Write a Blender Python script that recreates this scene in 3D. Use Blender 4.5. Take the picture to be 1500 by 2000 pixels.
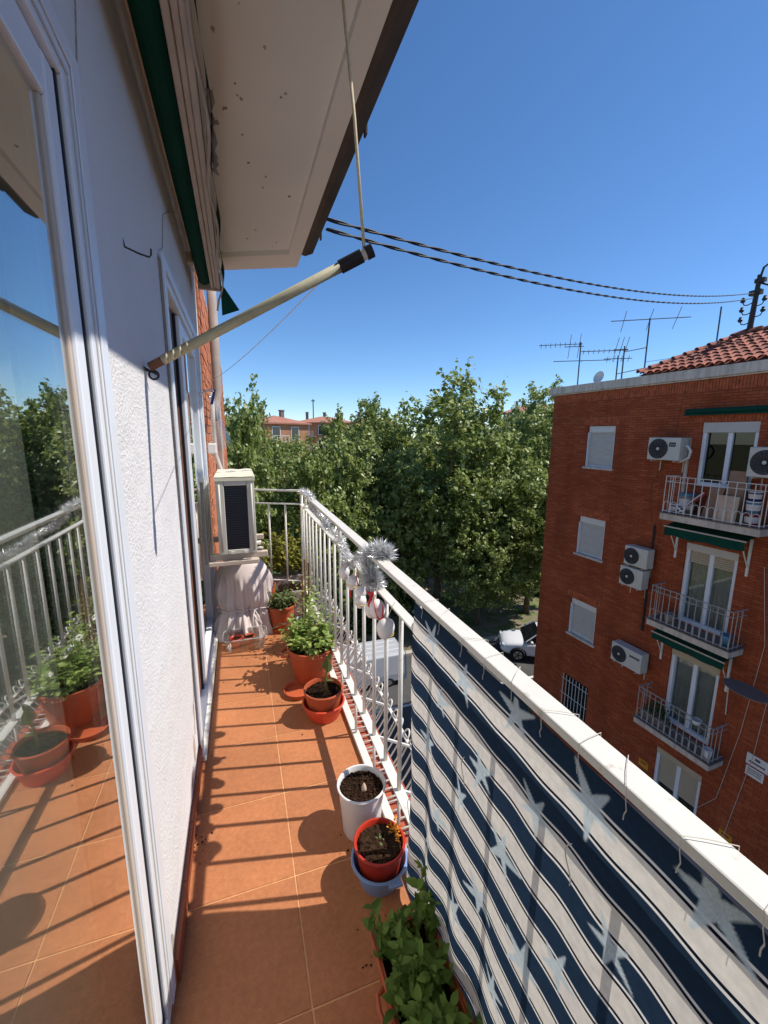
import bpy, bmesh, math, random
import numpy as np
from mathutils import Vector, Matrix, Euler

S = bpy.context.scene
COL = S.collection
for o in list(bpy.data.objects):
    bpy.data.objects.remove(o)
random.seed(4)
rng = np.random.default_rng(4)

# ------------------------------------------------------------------ camera
H = 1.44
cam_d = bpy.data.cameras.new('camera')
cam = bpy.data.objects.new('camera', cam_d)
COL.objects.link(cam)
cam_d.sensor_fit = 'HORIZONTAL'
cam_d.sensor_width = 36.0
cam_d.lens = 36.0 * 821.0 / 1500.0
cam_d.clip_start = 0.02
cam_d.clip_end = 3000
AX = np.array([[0.94567458, -0.05325118, 0.32072403],
               [-0.32506479, -0.17215975, 0.92988919],
               [0.00569808, -0.98362866, -0.18011718]])
cm = Matrix(((AX[0, 0], -AX[0, 1], -AX[0, 2], 0), (AX[1, 0], -AX[1, 1], -AX[1, 2], 0),
             (AX[2, 0], -AX[2, 1], -AX[2, 2], H), (0, 0, 0, 1)))
cam.matrix_world = cm
S.camera = cam

# ------------------------------------------------------------------ sky, sun, exposure
SUN = Vector((1.0, -0.218, 1.33)).normalized()
elev = math.asin(SUN.z)
azim = math.atan2(SUN.x, SUN.y)
world = bpy.data.worlds.new('World')
S.world = world
world.use_nodes = True
wn = world.node_tree.nodes
wl = world.node_tree.links
sky = wn.new('ShaderNodeTexSky')
sky.sky_type = 'NISHITA'
sky.sun_disc = False
sky.sun_elevation = elev
sky.sun_rotation = azim
sky.altitude = 2000
sky.air_density = 1.0
sky.dust_density = 0.3
sky.ozone_density = 5.0
bgn = wn['Background']
bgn.inputs['Strength'].default_value = 0.15
hsv = wn.new('ShaderNodeHueSaturation')
hsv.inputs['Saturation'].default_value = 1.12
wl.new(sky.outputs[0], hsv.inputs['Color'])
wl.new(hsv.outputs[0], bgn.inputs['Color'])
sun_d = bpy.data.lights.new('sun', 'SUN')
sun_d.energy = 5.0
sun_d.angle = math.radians(0.55)
sun_d.color = (1.0, 0.94, 0.86)
sun = bpy.data.objects.new('sun', sun_d)
sun.rotation_euler = (-SUN).to_track_quat('-Z', 'Y').to_euler()
sun.location = (6, -2, 9)
COL.objects.link(sun)
S.view_settings.view_transform = 'Standard'
S.view_settings.look = 'None'
S.view_settings.exposure = 0.16
S.view_settings.gamma = 1.0
S.view_settings.use_curve_mapping = False
S.render.engine = 'CYCLES'

# ------------------------------------------------------------------ materials
def rgb(h):
    """sRGB hex -> linear"""
    h = h.lstrip('#')
    v = [int(h[i:i + 2], 16) / 255 for i in (0, 2, 4)]
    return tuple(c / 12.92 if c <= 0.04045 else ((c + 0.055) / 1.055) ** 2.4 for c in v)

def mat(name, col, rough=0.6, var=0.12, scale=8.0, bump=0.0, bscale=60.0, metal=0.0, spec=0.4,
        col2=None, mixlo=0.45, mixhi=0.6, rand=0.0, transl=0.0, alpha=1.0, detail=5.0, pos=False, streak=0.0):
    m = bpy.data.materials.new(name)
    m.use_nodes = True
    nt = m.node_tree
    n, l = nt.nodes, nt.links
    b = n['Principled BSDF']
    tc = n.new('ShaderNodeTexCoord')
    no = n.new('ShaderNodeTexNoise')
    no.inputs['Scale'].default_value = scale
    no.inputs['Detail'].default_value = detail
    l.new(tc.outputs['Object'], no.inputs['Vector'])
    rp = n.new('ShaderNodeValToRGB')
    c1 = tuple(max(0, c * (1 - var)) for c in col) + (1,)
    c2 = tuple(min(1, c * (1 + var)) for c in col) + (1,)
    rp.color_ramp.elements[0].position = 0.3
    rp.color_ramp.elements[1].position = 0.7
    rp.color_ramp.elements[0].color = c1
    rp.color_ramp.elements[1].color = c2
    l.new(no.outputs['Fac'], rp.inputs['Fac'])
    out = rp.outputs['Color']
    if col2 is not None:
        n2 = n.new('ShaderNodeTexNoise')
        n2.inputs['Scale'].default_value = scale * 3.1
        n2.inputs['Detail'].default_value = 8
        n2.inputs['Roughness'].default_value = 0.65
        l.new(tc.outputs['Object'], n2.inputs['Vector'])
        mr = n.new('ShaderNodeMapRange')
        mr.inputs[1].default_value = mixlo
        mr.inputs[2].default_value = mixhi
        l.new(n2.outputs['Fac'], mr.inputs[0])
        mx = n.new('ShaderNodeMix')
        mx.data_type = 'RGBA'
        l.new(mr.outputs[0], mx.inputs[0])
        l.new(out, mx.inputs[6])
        mx.inputs[7].default_value = tuple(col2) + (1,)
        out = mx.outputs[2]
    if rand > 0:
        oi = n.new('ShaderNodeObjectInfo')
        hs = n.new('ShaderNodeHueSaturation')
        mr = n.new('ShaderNodeMapRange')
        mr.inputs[3].default_value = 1 - rand
        mr.inputs[4].default_value = 1 + rand
        l.new(oi.outputs['Random'], mr.inputs[0])
        l.new(mr.outputs[0], hs.inputs['Value'])
        l.new(out, hs.inputs['Color'])
        out = hs.outputs['Color']
    if pos:
        ge = n.new('ShaderNodeNewGeometry')
        for nd in list(n):
            if nd.type == 'TEX_NOISE':
                l.new(ge.outputs['Position'], nd.inputs['Vector'])
        n4 = n.new('ShaderNodeTexNoise')
        n4.inputs['Scale'].default_value = 3.2
        n4.inputs['Detail'].default_value = 8
        n4.inputs['Roughness'].default_value = 0.7
        l.new(ge.outputs['Position'], n4.inputs['Vector'])
        h4 = n.new('ShaderNodeHueSaturation')
        m4_ = n.new('ShaderNodeMapRange')
        m4_.inputs[1].default_value = 0.35; m4_.inputs[2].default_value = 0.65
        m4_.inputs[3].default_value = 0.86; m4_.inputs[4].default_value = 1.07
        l.new(n4.outputs['Fac'], m4_.inputs[0])
        l.new(m4_.outputs[0], h4.inputs['Value'])
        l.new(out, h4.inputs['Color'])
        out = h4.outputs['Color']
    if streak > 0:
        mp_ = n.new('ShaderNodeMapping')
        mp_.inputs['Scale'].default_value = (9, 9, .5)
        l.new(tc.outputs['Object'], mp_.inputs['Vector'])
        n5 = n.new('ShaderNodeTexNoise')
        n5.inputs['Scale'].default_value = 1.0
        n5.inputs['Detail'].default_value = 6
        l.new(mp_.outputs[0], n5.inputs['Vector'])
        h5 = n.new('ShaderNodeHueSaturation')
        m5 = n.new('ShaderNodeMapRange')
        m5.inputs[1].default_value = 0.42; m5.inputs[2].default_value = 0.62
        m5.inputs[3].default_value = 1.0; m5.inputs[4].default_value = 1 - streak
        l.new(n5.outputs['Fac'], m5.inputs[0])
        l.new(m5.outputs[0], h5.inputs['Value'])
        l.new(out, h5.inputs['Color'])
        out = h5.outputs['Color']
    l.new(out, b.inputs['Base Color'])
    b.inputs['Roughness'].default_value = rough
    b.inputs['Metallic'].default_value = metal
    b.inputs['Specular IOR Level'].default_value = spec
    b.inputs['Alpha'].default_value = alpha
    if bump > 0:
        nb = n.new('ShaderNodeTexNoise')
        nb.inputs['Scale'].default_value = bscale
        nb.inputs['Detail'].default_value = 6
        l.new(tc.outputs['Object'], nb.inputs['Vector'])
        bp = n.new('ShaderNodeBump')
        bp.inputs['Strength'].default_value = bump
        bp.inputs['Distance'].default_value = 0.01
        l.new(nb.outputs['Fac'], bp.inputs['Height'])
        l.new(bp.outputs[0], b.inputs['Normal'])
    if transl > 0:
        tr = n.new('ShaderNodeBsdfTranslucent')
        l.new(out, tr.inputs['Color'])
        ms = n.new('ShaderNodeMixShader')
        ms.inputs[0].default_value = transl
        l.new(b.outputs[0], ms.inputs[1])
        l.new(tr.outputs[0], ms.inputs[2])
        l.new(ms.outputs[0], n['Material Output'].inputs['Surface'])
    return m

def leaf_mat(name, dark, light, transl=0.35, rough=0.5, tipcol=None, spec=0.2):
    """foliage: every leaf island gets its own shade"""
    m = bpy.data.materials.new(name)
    m.use_nodes = True
    n, l = m.node_tree.nodes, m.node_tree.links
    b = n['Principled BSDF']
    g = n.new('ShaderNodeNewGeometry')
    oi = n.new('ShaderNodeObjectInfo')
    ad = n.new('ShaderNodeMath')
    ad.operation = 'ADD'
    l.new(g.outputs['Random Per Island'], ad.inputs[0])
    l.new(oi.outputs['Random'], ad.inputs[1])
    fr = n.new('ShaderNodeMath')
    fr.operation = 'FRACT'
    l.new(ad.outputs[0], fr.inputs[0])
    rp = n.new('ShaderNodeValToRGB')
    rp.color_ramp.elements[0].color = tuple(dark) + (1,)
    rp.color_ramp.elements[1].color = tuple(light) + (1,)
    if tipcol:
        e = rp.color_ramp.elements.new(0.72)
        e.color = tuple(light) + (1,)
        rp.color_ramp.elements[-1].color = tuple(tipcol) + (1,)
    l.new(fr.outputs[0], rp.inputs['Fac'])
    l.new(rp.outputs[0], b.inputs['Base Color'])
    b.inputs['Roughness'].default_value = rough
    b.inputs['Specular IOR Level'].default_value = spec
    tr = n.new('ShaderNodeBsdfTranslucent')
    l.new(rp.outputs[0], tr.inputs['Color'])
    ms = n.new('ShaderNodeMixShader')
    ms.inputs[0].default_value = transl
    l.new(b.outputs[0], ms.inputs[1])
    l.new(tr.outputs[0], ms.inputs[2])
    l.new(ms.outputs[0], n['Material Output'].inputs['Surface'])
    return m

def glass_mat(name, gain=1.6, tint=(0.9, 0.94, 0.92), base=0.02, rough=0.0, bump=0.0):
    m = bpy.data.materials.new(name)
    m.use_nodes = True
    n, l = m.node_tree.nodes, m.node_tree.links
    n.remove(n['Principled BSDF'])
    ge = n.new('ShaderNodeNewGeometry')
    dt = n.new('ShaderNodeVectorMath'); dt.operation = 'DOT_PRODUCT'
    l.new(ge.outputs['Normal'], dt.inputs[0]); l.new(ge.outputs['Incoming'], dt.inputs[1])
    ab = n.new('ShaderNodeMath'); ab.operation = 'ABSOLUTE'
    l.new(dt.outputs['Value'], ab.inputs[0])
    om = n.new('ShaderNodeMath'); om.operation = 'SUBTRACT'; om.inputs[0].default_value = 1.0
    l.new(ab.outputs[0], om.inputs[1])
    pw = n.new('ShaderNodeMath'); pw.operation = 'POWER'; pw.inputs[1].default_value = 5.0
    l.new(om.outputs[0], pw.inputs[0])
    sc_ = n.new('ShaderNodeMath'); sc_.operation = 'MULTIPLY_ADD'
    sc_.inputs[1].default_value = 0.957; sc_.inputs[2].default_value = 0.043
    l.new(pw.outputs[0], sc_.inputs[0])
    mu = n.new('ShaderNodeMath')
    mu.operation = 'MULTIPLY_ADD'
    mu.use_clamp = True
    mu.inputs[1].default_value = gain
    mu.inputs[2].default_value = base
    l.new(sc_.outputs[0], mu.inputs[0])
    gl = n.new('ShaderNodeBsdfGlossy')
    gl.inputs['Roughness'].default_value = rough
    gl.inputs['Color'].default_value = (0.95, 0.97, 0.96, 1)
    if bump > 0:
        no = n.new('ShaderNodeTexNoise')
        no.inputs['Scale'].default_value = 3.0
        bp = n.new('ShaderNodeBump')
        bp.inputs['Strength'].default_value = bump
        bp.inputs['Distance'].default_value = 0.02
        tcg = n.new('ShaderNodeTexCoord')
        l.new(tcg.outputs['Object'], no.inputs['Vector'])
        l.new(no.outputs['Fac'], bp.inputs['Height'])
        l.new(bp.outputs[0], gl.inputs['Normal'])
    tr = n.new('ShaderNodeBsdfTransparent')
    tr.inputs['Color'].default_value = tuple(tint) + (1,)
    ms = n.new('ShaderNodeMixShader')
    l.new(mu.outputs[0], ms.inputs[0])
    l.new(tr.outputs[0], ms.inputs[1])
    l.new(gl.outputs[0], ms.inputs[2])
    l.new(ms.outputs[0], n['Material Output'].inputs['Surface'])
    return m

def brick_mat(name, c1, c2, mortar, sx, axes='XZ', bump=0.5):
    """brickwork 0.25 x 0.065 m read in object space"""
    m = bpy.data.materials.new(name)
    m.use_nodes = True
    n, l = m.node_tree.nodes, m.node_tree.links
    b = n['Principled BSDF']
    tc = n.new('ShaderNodeTexCoord')
    sp = n.new('ShaderNodeSeparateXYZ')
    l.new(tc.outputs['Object'], sp.inputs[0])
    cb = n.new('ShaderNodeCombineXYZ')
    l.new(sp.outputs[axes[0]], cb.inputs[0])
    l.new(sp.outputs[axes[1]], cb.inputs[1])
    br = n.new('ShaderNodeTexBrick')
    br.inputs['Scale'].default_value = 1.0
    br.inputs['Brick Width'].default_value = 0.25
    br.inputs['Row Height'].default_value = 0.066
    br.inputs['Mortar Size'].default_value = 0.006
    br.inputs['Mortar Smooth'].default_value = 0.3
    br.inputs['Bias'].default_value = -0.3
    br.inputs['Color1'].default_value = tuple(c1) + (1,)
    br.inputs['Color2'].default_value = tuple(c2) + (1,)
    br.inputs['Mortar'].default_value = tuple(mortar) + (1,)
    l.new(cb.outputs[0], br.inputs['Vector'])
    no = n.new('ShaderNodeTexNoise')
    no.inputs['Scale'].default_value = 0.9
    no.inputs['Detail'].default_value = 7
    no.inputs['Roughness'].default_value = 0.7
    l.new(tc.outputs['Object'], no.inputs['Vector'])
    hs = n.new('ShaderNodeHueSaturation')
    mr = n.new('ShaderNodeMapRange')
    mr.inputs[1].default_value = 0.3
    mr.inputs[2].default_value = 0.7
    mr.inputs[3].default_value = 0.84
    mr.inputs[4].default_value = 1.15
    l.new(no.outputs['Fac'], mr.inputs[0])
    l.new(mr.outputs[0], hs.inputs['Value'])
    l.new(br.outputs['Color'], hs.inputs['Color'])
    mp_ = n.new('ShaderNodeMapping')
    mp_.inputs['Scale'].default_value = (2.2, 2.2, .22)
    l.new(tc.outputs['Object'], mp_.inputs['Vector'])
    n5 = n.new('ShaderNodeTexNoise')
    n5.inputs['Scale'].default_value = 1.0
    n5.inputs['Detail'].default_value = 7
    l.new(mp_.outputs[0], n5.inputs['Vector'])
    h5 = n.new('ShaderNodeHueSaturation')
    m5 = n.new('ShaderNodeMapRange')
    m5.inputs[1].default_value = 0.4; m5.inputs[2].default_value = 0.65
    m5.inputs[3].default_value = 1.03; m5.inputs[4].default_value = 0.84
    l.new(n5.outputs['Fac'], m5.inputs[0])
    l.new(m5.outputs[0], h5.inputs['Value'])
    l.new(hs.outputs[0], h5.inputs['Color'])
    l.new(h5.outputs[0], b.inputs['Base Color'])
    b.inputs['Roughness'].default_value = 0.85
    b.inputs['Specular IOR Level'].default_value = 0.2
    bp = n.new('ShaderNodeBump')
    bp.inputs['Strength'].default_value = bump
    bp.inputs['Distance'].default_value = 0.012
    bp.invert = True
    l.new(br.outputs['Fac'], bp.inputs['Height'])
    l.new(bp.outputs[0], b.inputs['Normal'])
    return m

def plaster_mat():
    m = mat('wall_plaster', rgb('#dcdad8'), rough=0.9, var=0.05, scale=1.7, spec=0.15)
    n, l = m.node_tree.nodes, m.node_tree.links
    b = n['Principled BSDF']
    tc = n.new('ShaderNodeTexCoord')
    v = n.new('ShaderNodeTexNoise')
    v.inputs['Scale'].default_value = 110
    v.inputs['Detail'].default_value = 4
    v.inputs['Roughness'].default_value = 0.6
    l.new(tc.outputs['Object'], v.inputs['Vector'])
    v2 = n.new('ShaderNodeTexNoise')
    v2.inputs['Scale'].default_value = 9
    v2.inputs['Detail'].default_value = 3
    l.new(tc.outputs['Object'], v2.inputs['Vector'])
    ad = n.new('ShaderNodeMath')
    ad.operation = 'MULTIPLY_ADD'
    ad.inputs[1].default_value = 1.5
    l.new(v2.outputs['Fac'], ad.inputs[0])
    l.new(v.outputs['Fac'], ad.inputs[2])
    bp = n.new('ShaderNodeBump')
    bp.inputs['Strength'].default_value = 0.7
    bp.inputs['Distance'].default_value = 0.007
    l.new(ad.outputs[0], bp.inputs['Height'])
    l.new(bp.outputs[0], b.inputs['Normal'])
    return m

M = {}
M['plaster'] = plaster_mat()
M['soffit'] = mat('soffit_paint', rgb('#f0eadf'), rough=0.85, var=0.04, scale=2.0, spec=0.15, bump=0.15, bscale=14)
M['flake'] = mat('peeled_patch', rgb('#a89b8f'), rough=0.95, var=0.4, scale=60, spec=0.1)
M['gutter'] = mat('gutter_metal', rgb('#4b3d35'), rough=0.55, var=0.3, scale=6, bump=0.1, bscale=20)
M['tile'] = mat('terracotta_tile', rgb('#ad7049'), rough=0.72, var=0.12, scale=60, col2=rgb('#a46740'), mixlo=0.5, mixhi=0.62, rand=0.06, bump=0.1, bscale=220, spec=0.3, detail=8, pos=True)
M['grout'] = mat('tile_grout', rgb('#c79568'), rough=0.9, var=0.15, scale=30)
M['skirt'] = mat('skirting_tile', rgb('#8d4a30'), rough=0.5, var=0.15, scale=8, rand=0.06)
M['ledge'] = mat('red_ledge', rgb('#a9553a'), rough=0.75, var=0.15, scale=20, bump=0.2, bscale=80)
M['white'] = mat('white_paint', rgb('#d9d5cb'), rough=0.42, var=0.04, scale=12, col2=rgb('#a99c88'), mixlo=0.60, mixhi=0.80, bump=0.1, bscale=60)
M['rail_shaded'] = mat('white_paint_shaded', rgb('#a5a29c'), rough=0.5, var=0.12, scale=12)  # white rail paint with shade mixed into the colour, for the lower balconies
M['pvc'] = mat('white_frame', rgb('#dfe2e6'), rough=0.35, var=0.03, scale=4)
M['gasket'] = mat('dark_gasket', (0.012, 0.013, 0.018), rough=0.6)
M['wood'] = mat('brown_wood', rgb('#6a4530'), rough=0.6, var=0.25, scale=14)
M['glass'] = glass_mat('door_glass', gain=2.5, base=0.07, tint=(0.8, 0.83, 0.81))
M['glass2'] = glass_mat('window_glass', gain=1.3, base=0.0, tint=(0.8, 0.83, 0.82))
M['glass3'] = glass_mat('dark_window_glass', gain=0.9, base=0.0, tint=(0.28, 0.3, 0.3))
M['clear'] = glass_mat('clear_plastic', gain=1.5, base=0.14, tint=(0.9, 0.9, 0.9), rough=0.2)
M['sheet'] = glass_mat('plastic_sheet', gain=0.8, base=0.16, tint=(0.86, 0.9, 0.95), rough=0.2)
M['sheet2'] = mat('milky_plastic', rgb('#d8d6d4'), rough=0.3, transl=0.5)
M['curtain'] = mat('curtain_cloth', rgb('#cfc9bd'), rough=0.9, var=0.05, scale=3, transl=0.35, spec=0.1)
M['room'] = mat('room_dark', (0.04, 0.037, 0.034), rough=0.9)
M['green'] = mat('green_canvas', rgb('#0b4537'), rough=0.8, var=0.12, scale=5, transl=0.12, spec=0.2)
M['cream'] = mat('cream_metal', rgb('#c2b2a2'), rough=0.5, var=0.08, scale=8)
M['cable_w'] = mat('pale_cable', rgb('#b9aea2'), rough=0.6, var=0.08)
M['black'] = mat('black_rubber', (0.014, 0.014, 0.018), rough=0.55, var=0.3, scale=30)
M['iron'] = mat('dark_iron', (0.03, 0.027, 0.026), rough=0.6, var=0.3, scale=30)
M['pole'] = mat('pale_pole', rgb('#aaa487'), rough=0.6, var=0.15, scale=20, col2=rgb('#8b7c5e'), mixlo=0.58, mixhi=0.72)
M['rope'] = mat('rope', rgb('#e6d9b8'), rough=0.9, var=0.1, scale=90, transl=0.2)
M['brick_own'] = brick_mat('own_brick', rgb('#b4553a'), rgb('#c9714d'), rgb('#b59a86'), 1, axes='YZ')
M['brickpiece'] = mat('brick_piece', rgb('#b5704f'), rough=0.9, var=0.15, scale=9, bump=0.3, bscale=60, rand=0.1)
M['mortar'] = mat('mortar', rgb('#b5a391'), rough=0.95, var=0.1, scale=30)
M['brick'] = brick_mat('facade_brick', (0.33, 0.068, 0.025), (0.45, 0.118, 0.045), (0.17, 0.058, 0.03), 1, bump=0.8)
M['brick_side'] = brick_mat('facade_brick_side', (0.33, 0.068, 0.025), (0.45, 0.118, 0.045), (0.17, 0.058, 0.03), 1, axes='YZ')
M['soldier'] = mat('soldier_brick', (0.40, 0.095, 0.036), rough=0.85, var=0.35, scale=9)
M['concrete'] = mat('painted_concrete', streak=0.22, col=rgb('#cfc3b6'), rough=0.85, var=0.1, scale=3, col2=rgb('#7d7064'), mixlo=0.58, mixhi=0.78, bump=0.15, bscale=20)
M['shutter'] = mat('shutter_white', rgb('#c3beb6'), rough=0.55, var=0.04, scale=6)
M['shutter_lt'] = mat('shutter_box_white', rgb('#dad7d1'), rough=0.5, var=0.04, scale=6)
M['shutter_b'] = mat('shutter_beige', rgb('#b7a88e'), rough=0.6, var=0.06, scale=6)
M['ac'] = mat('ac_casing', rgb('#c9c5b9'), rough=0.45, var=0.05, scale=6)
M['ac_dirty'] = mat('ac_casing_yellowed', rgb('#ddd7bf'), rough=0.5, var=0.06, scale=8, col2=rgb('#a39a80'), mixlo=0.62, mixhi=0.8)
M['ac_grey'] = mat('ac_fan_grille', rgb('#5d5a5a'), rough=0.6)
M['coil'] = mat('coil_navy', rgb('#10131f'), rough=0.45, var=0.2, scale=20)
M['fin'] = mat('coil_fin', rgb('#2a3040'), rough=0.35, metal=0.5)
M['terra'] = mat('terracotta_plastic', rgb('#b05533'), rough=0.5, var=0.1, scale=9, rand=0.06, col2=rgb('#94553f'), mixlo=0.55, mixhi=0.75)
M['coral'] = mat('coral_plastic', rgb('#cf4f35'), rough=0.38, var=0.04)
M['redpot'] = mat('red_plastic', rgb('#b23522'), rough=0.4, var=0.05)
M['bluepot'] = mat('blue_plastic', rgb('#7d9cc9'), rough=0.4, var=0.05)
M['whitepot'] = mat('white_ceramic', rgb('#dcd9d6'), rough=0.3, var=0.03)
M['greypot'] = mat('grey_pot', rgb('#9b8f87'), rough=0.8, var=0.15)
M['soil'] = mat('soil', rgb('#2a1c13'), rough=0.98, var=0.6, scale=90, col2=rgb('#5d4733'), mixlo=0.6, mixhi=0.68, bump=1.0, bscale=120, spec=0.1)
M['crumb'] = mat('soil_crumb', rgb('#2e2016'), rough=0.98, var=0.5, scale=50, rand=0.4, spec=0.1)
M['bark'] = mat('bark', rgb('#5b4c3c'), rough=0.9, var=0.3, scale=6, bump=0.5, bscale=18, col2=rgb('#8d8268'), mixlo=0.55, mixhi=0.7)
M['stem'] = mat('plant_stem', rgb('#6c6a35'), rough=0.7, var=0.2, scale=30)
M['cane'] = mat('garden_cane', rgb('#7b5a37'), rough=0.8, var=0.2, scale=30)
M['leaf_tree'] = leaf_mat('tree_leaf', (0.13, 0.175, 0.038), (0.32, 0.385, 0.105), transl=0.42, rough=0.38, tipcol=(0.54, 0.59, 0.27), spec=0.4)
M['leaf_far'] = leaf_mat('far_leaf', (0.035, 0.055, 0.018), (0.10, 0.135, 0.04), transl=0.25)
M['leaf_mint'] = leaf_mat('mint_leaf', (0.07, 0.135, 0.02), (0.22, 0.33, 0.07), transl=0.35, rough=0.45)
M['leaf_basil'] = leaf_mat('basil_leaf', (0.15, 0.25, 0.04), (0.42, 0.50, 0.15), transl=0.35)
M['leaf_yellow'] = leaf_mat('yellow_leaf', (0.16, 0.20, 0.03), (0.40, 0.36, 0.06), transl=0.35)
M['leaf_olive'] = leaf_mat('olive_leaf', (0.07, 0.10, 0.03), (0.2, 0.24, 0.08), transl=0.3)
M['leaf_blue'] = leaf_mat('blue_green_leaf', (0.06, 0.12, 0.06), (0.14, 0.22, 0.11), transl=0.25)
M['flower'] = mat('orange_flower', rgb('#d98a1e'), rough=0.7)
M['grass'] = leaf_mat('grass_blade', (0.07, 0.12, 0.02), (0.17, 0.25, 0.05), transl=0.3)
M['cover'] = mat('pinkish_cover', rgb('#d6c7c1'), rough=0.8, var=0.06, scale=5, transl=0.1, bump=0.1, bscale=30)
M['tinsel'] = mat('silver_tinsel', (0.80, 0.82, 0.79), rough=0.36, metal=0.75, var=0.3, scale=60)
M['egg'] = mat('egg_white', rgb('#e3ddda'), rough=0.5, var=0.03)
M['ribbon'] = mat('red_ribbon', rgb('#c0141c'), rough=0.55, var=0.1, transl=0.1)
M['thread'] = mat('yellow_thread', rgb('#d9c14a'), rough=0.6)
M['tie'] = mat('string_tie', rgb('#cfc9bb'), rough=0.8)
M['star'] = mat('starfish_print', rgb('#b9c8cd'), rough=0.85, var=0.1, scale=160, transl=0.45, spec=0.1, col2=rgb('#98adb8'), mixlo=0.5, mixhi=0.62)
M['asphalt'] = mat('asphalt', (0.075, 0.073, 0.07), rough=0.9, var=0.2, scale=1.5, bump=0.2, bscale=60)
M['pave'] = mat('pavement', rgb('#b3a898'), rough=0.9, var=0.12, scale=1.2)
M['sand'] = mat('park_sand', rgb('#bba58a'), rough=0.95, var=0.12, scale=0.6, col2=rgb('#8f7c63'), mixlo=0.5, mixhi=0.7)
M['earth'] = mat('park_earth', rgb('#7d735c'), rough=0.98, var=0.2, scale=0.35, col2=rgb('#5d6b33'), mixlo=0.48, mixhi=0.56)
M['lawn'] = mat('lawn', rgb('#5f7a2f'), rough=0.95, var=0.25, scale=0.8)
M['line'] = mat('road_line', rgb('#cfccc4'), rough=0.8, var=0.12, scale=6)
M['carpaint'] = mat('white_car_paint', rgb('#dcdde0'), rough=0.22, var=0.02, spec=0.6)
M['vanpaint_shaded'] = mat('van_paint_shaded', rgb('#aeb0b4'), rough=0.4, var=0.06, scale=1.5)  # greyed base colour stands in for shade over the van
M['carglass'] = mat('car_glass', (0.012, 0.014, 0.017), rough=0.08, spec=0.8)
M['tyre'] = mat('tyre', (0.016, 0.016, 0.017), rough=0.85)
M['rim'] = mat('wheel_rim', (0.42, 0.42, 0.43), rough=0.35, metal=0.8)
M['lamp'] = mat('car_lamp', rgb('#b9c2c9'), rough=0.15, spec=0.7)
M['rooftile'] = mat('roof_tile', rgb('#8a4f3e'), rough=0.85, var=0.25, scale=4, rand=0.25, col2=rgb('#d6a48c'), mixlo=0.56, mixhi=0.72)
M['farbrick'] = brick_mat('far_brick', rgb('#b9805f'), rgb('#a97353'), rgb('#b08e78'), 1, bump=0.1)
M['farroof'] = mat('far_roof', rgb('#a87360'), rough=0.85, var=0.12, scale=0.8)
M['fargrey'] = mat('far_grey', rgb('#7c6f68'), rough=0.85, var=0.15, scale=0.5)
M['antenna'] = mat('antenna_metal', rgb('#4d5560'), rough=0.5, metal=0.4)
M['dish'] = mat('dish_grey', rgb('#cdd0d2'), rough=0.6)
M['bluecloth'] = mat('blue_cloth', rgb('#5f93c4'), rough=0.8, transl=0.2)
M['orangecloth'] = mat('orange_cloth', rgb('#d07f2f'), rough=0.8, transl=0.2)
M['cardboard'] = mat('cardboard', rgb('#9a7a63'), rough=0.9, var=0.08)
M['board'] = mat('pale_board', rgb('#cbb19c'), rough=0.85, var=0.1, scale=3)
M['bluepaint'] = mat('paint_tub_blue', rgb('#4f7f98'), rough=0.5)
M['navytub'] = mat('paint_tub_navy', rgb('#2c2f6b'), rough=0.5)
M['redtub'] = mat('paint_tub_red', rgb('#8c3038'), rough=0.5)
M['signwhite'] = mat('sign_white', rgb('#d9d3cf'), rough=0.6, var=0.06)
M['signyellow'] = mat('sign_yellow', rgb('#c98b28'), rough=0.6)
M['dark'] = mat('dark_ink', (0.02, 0.02, 0.025), rough=0.7)
M['pink'] = mat('pink_petal', rgb('#d987a0'), rough=0.7)

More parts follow.
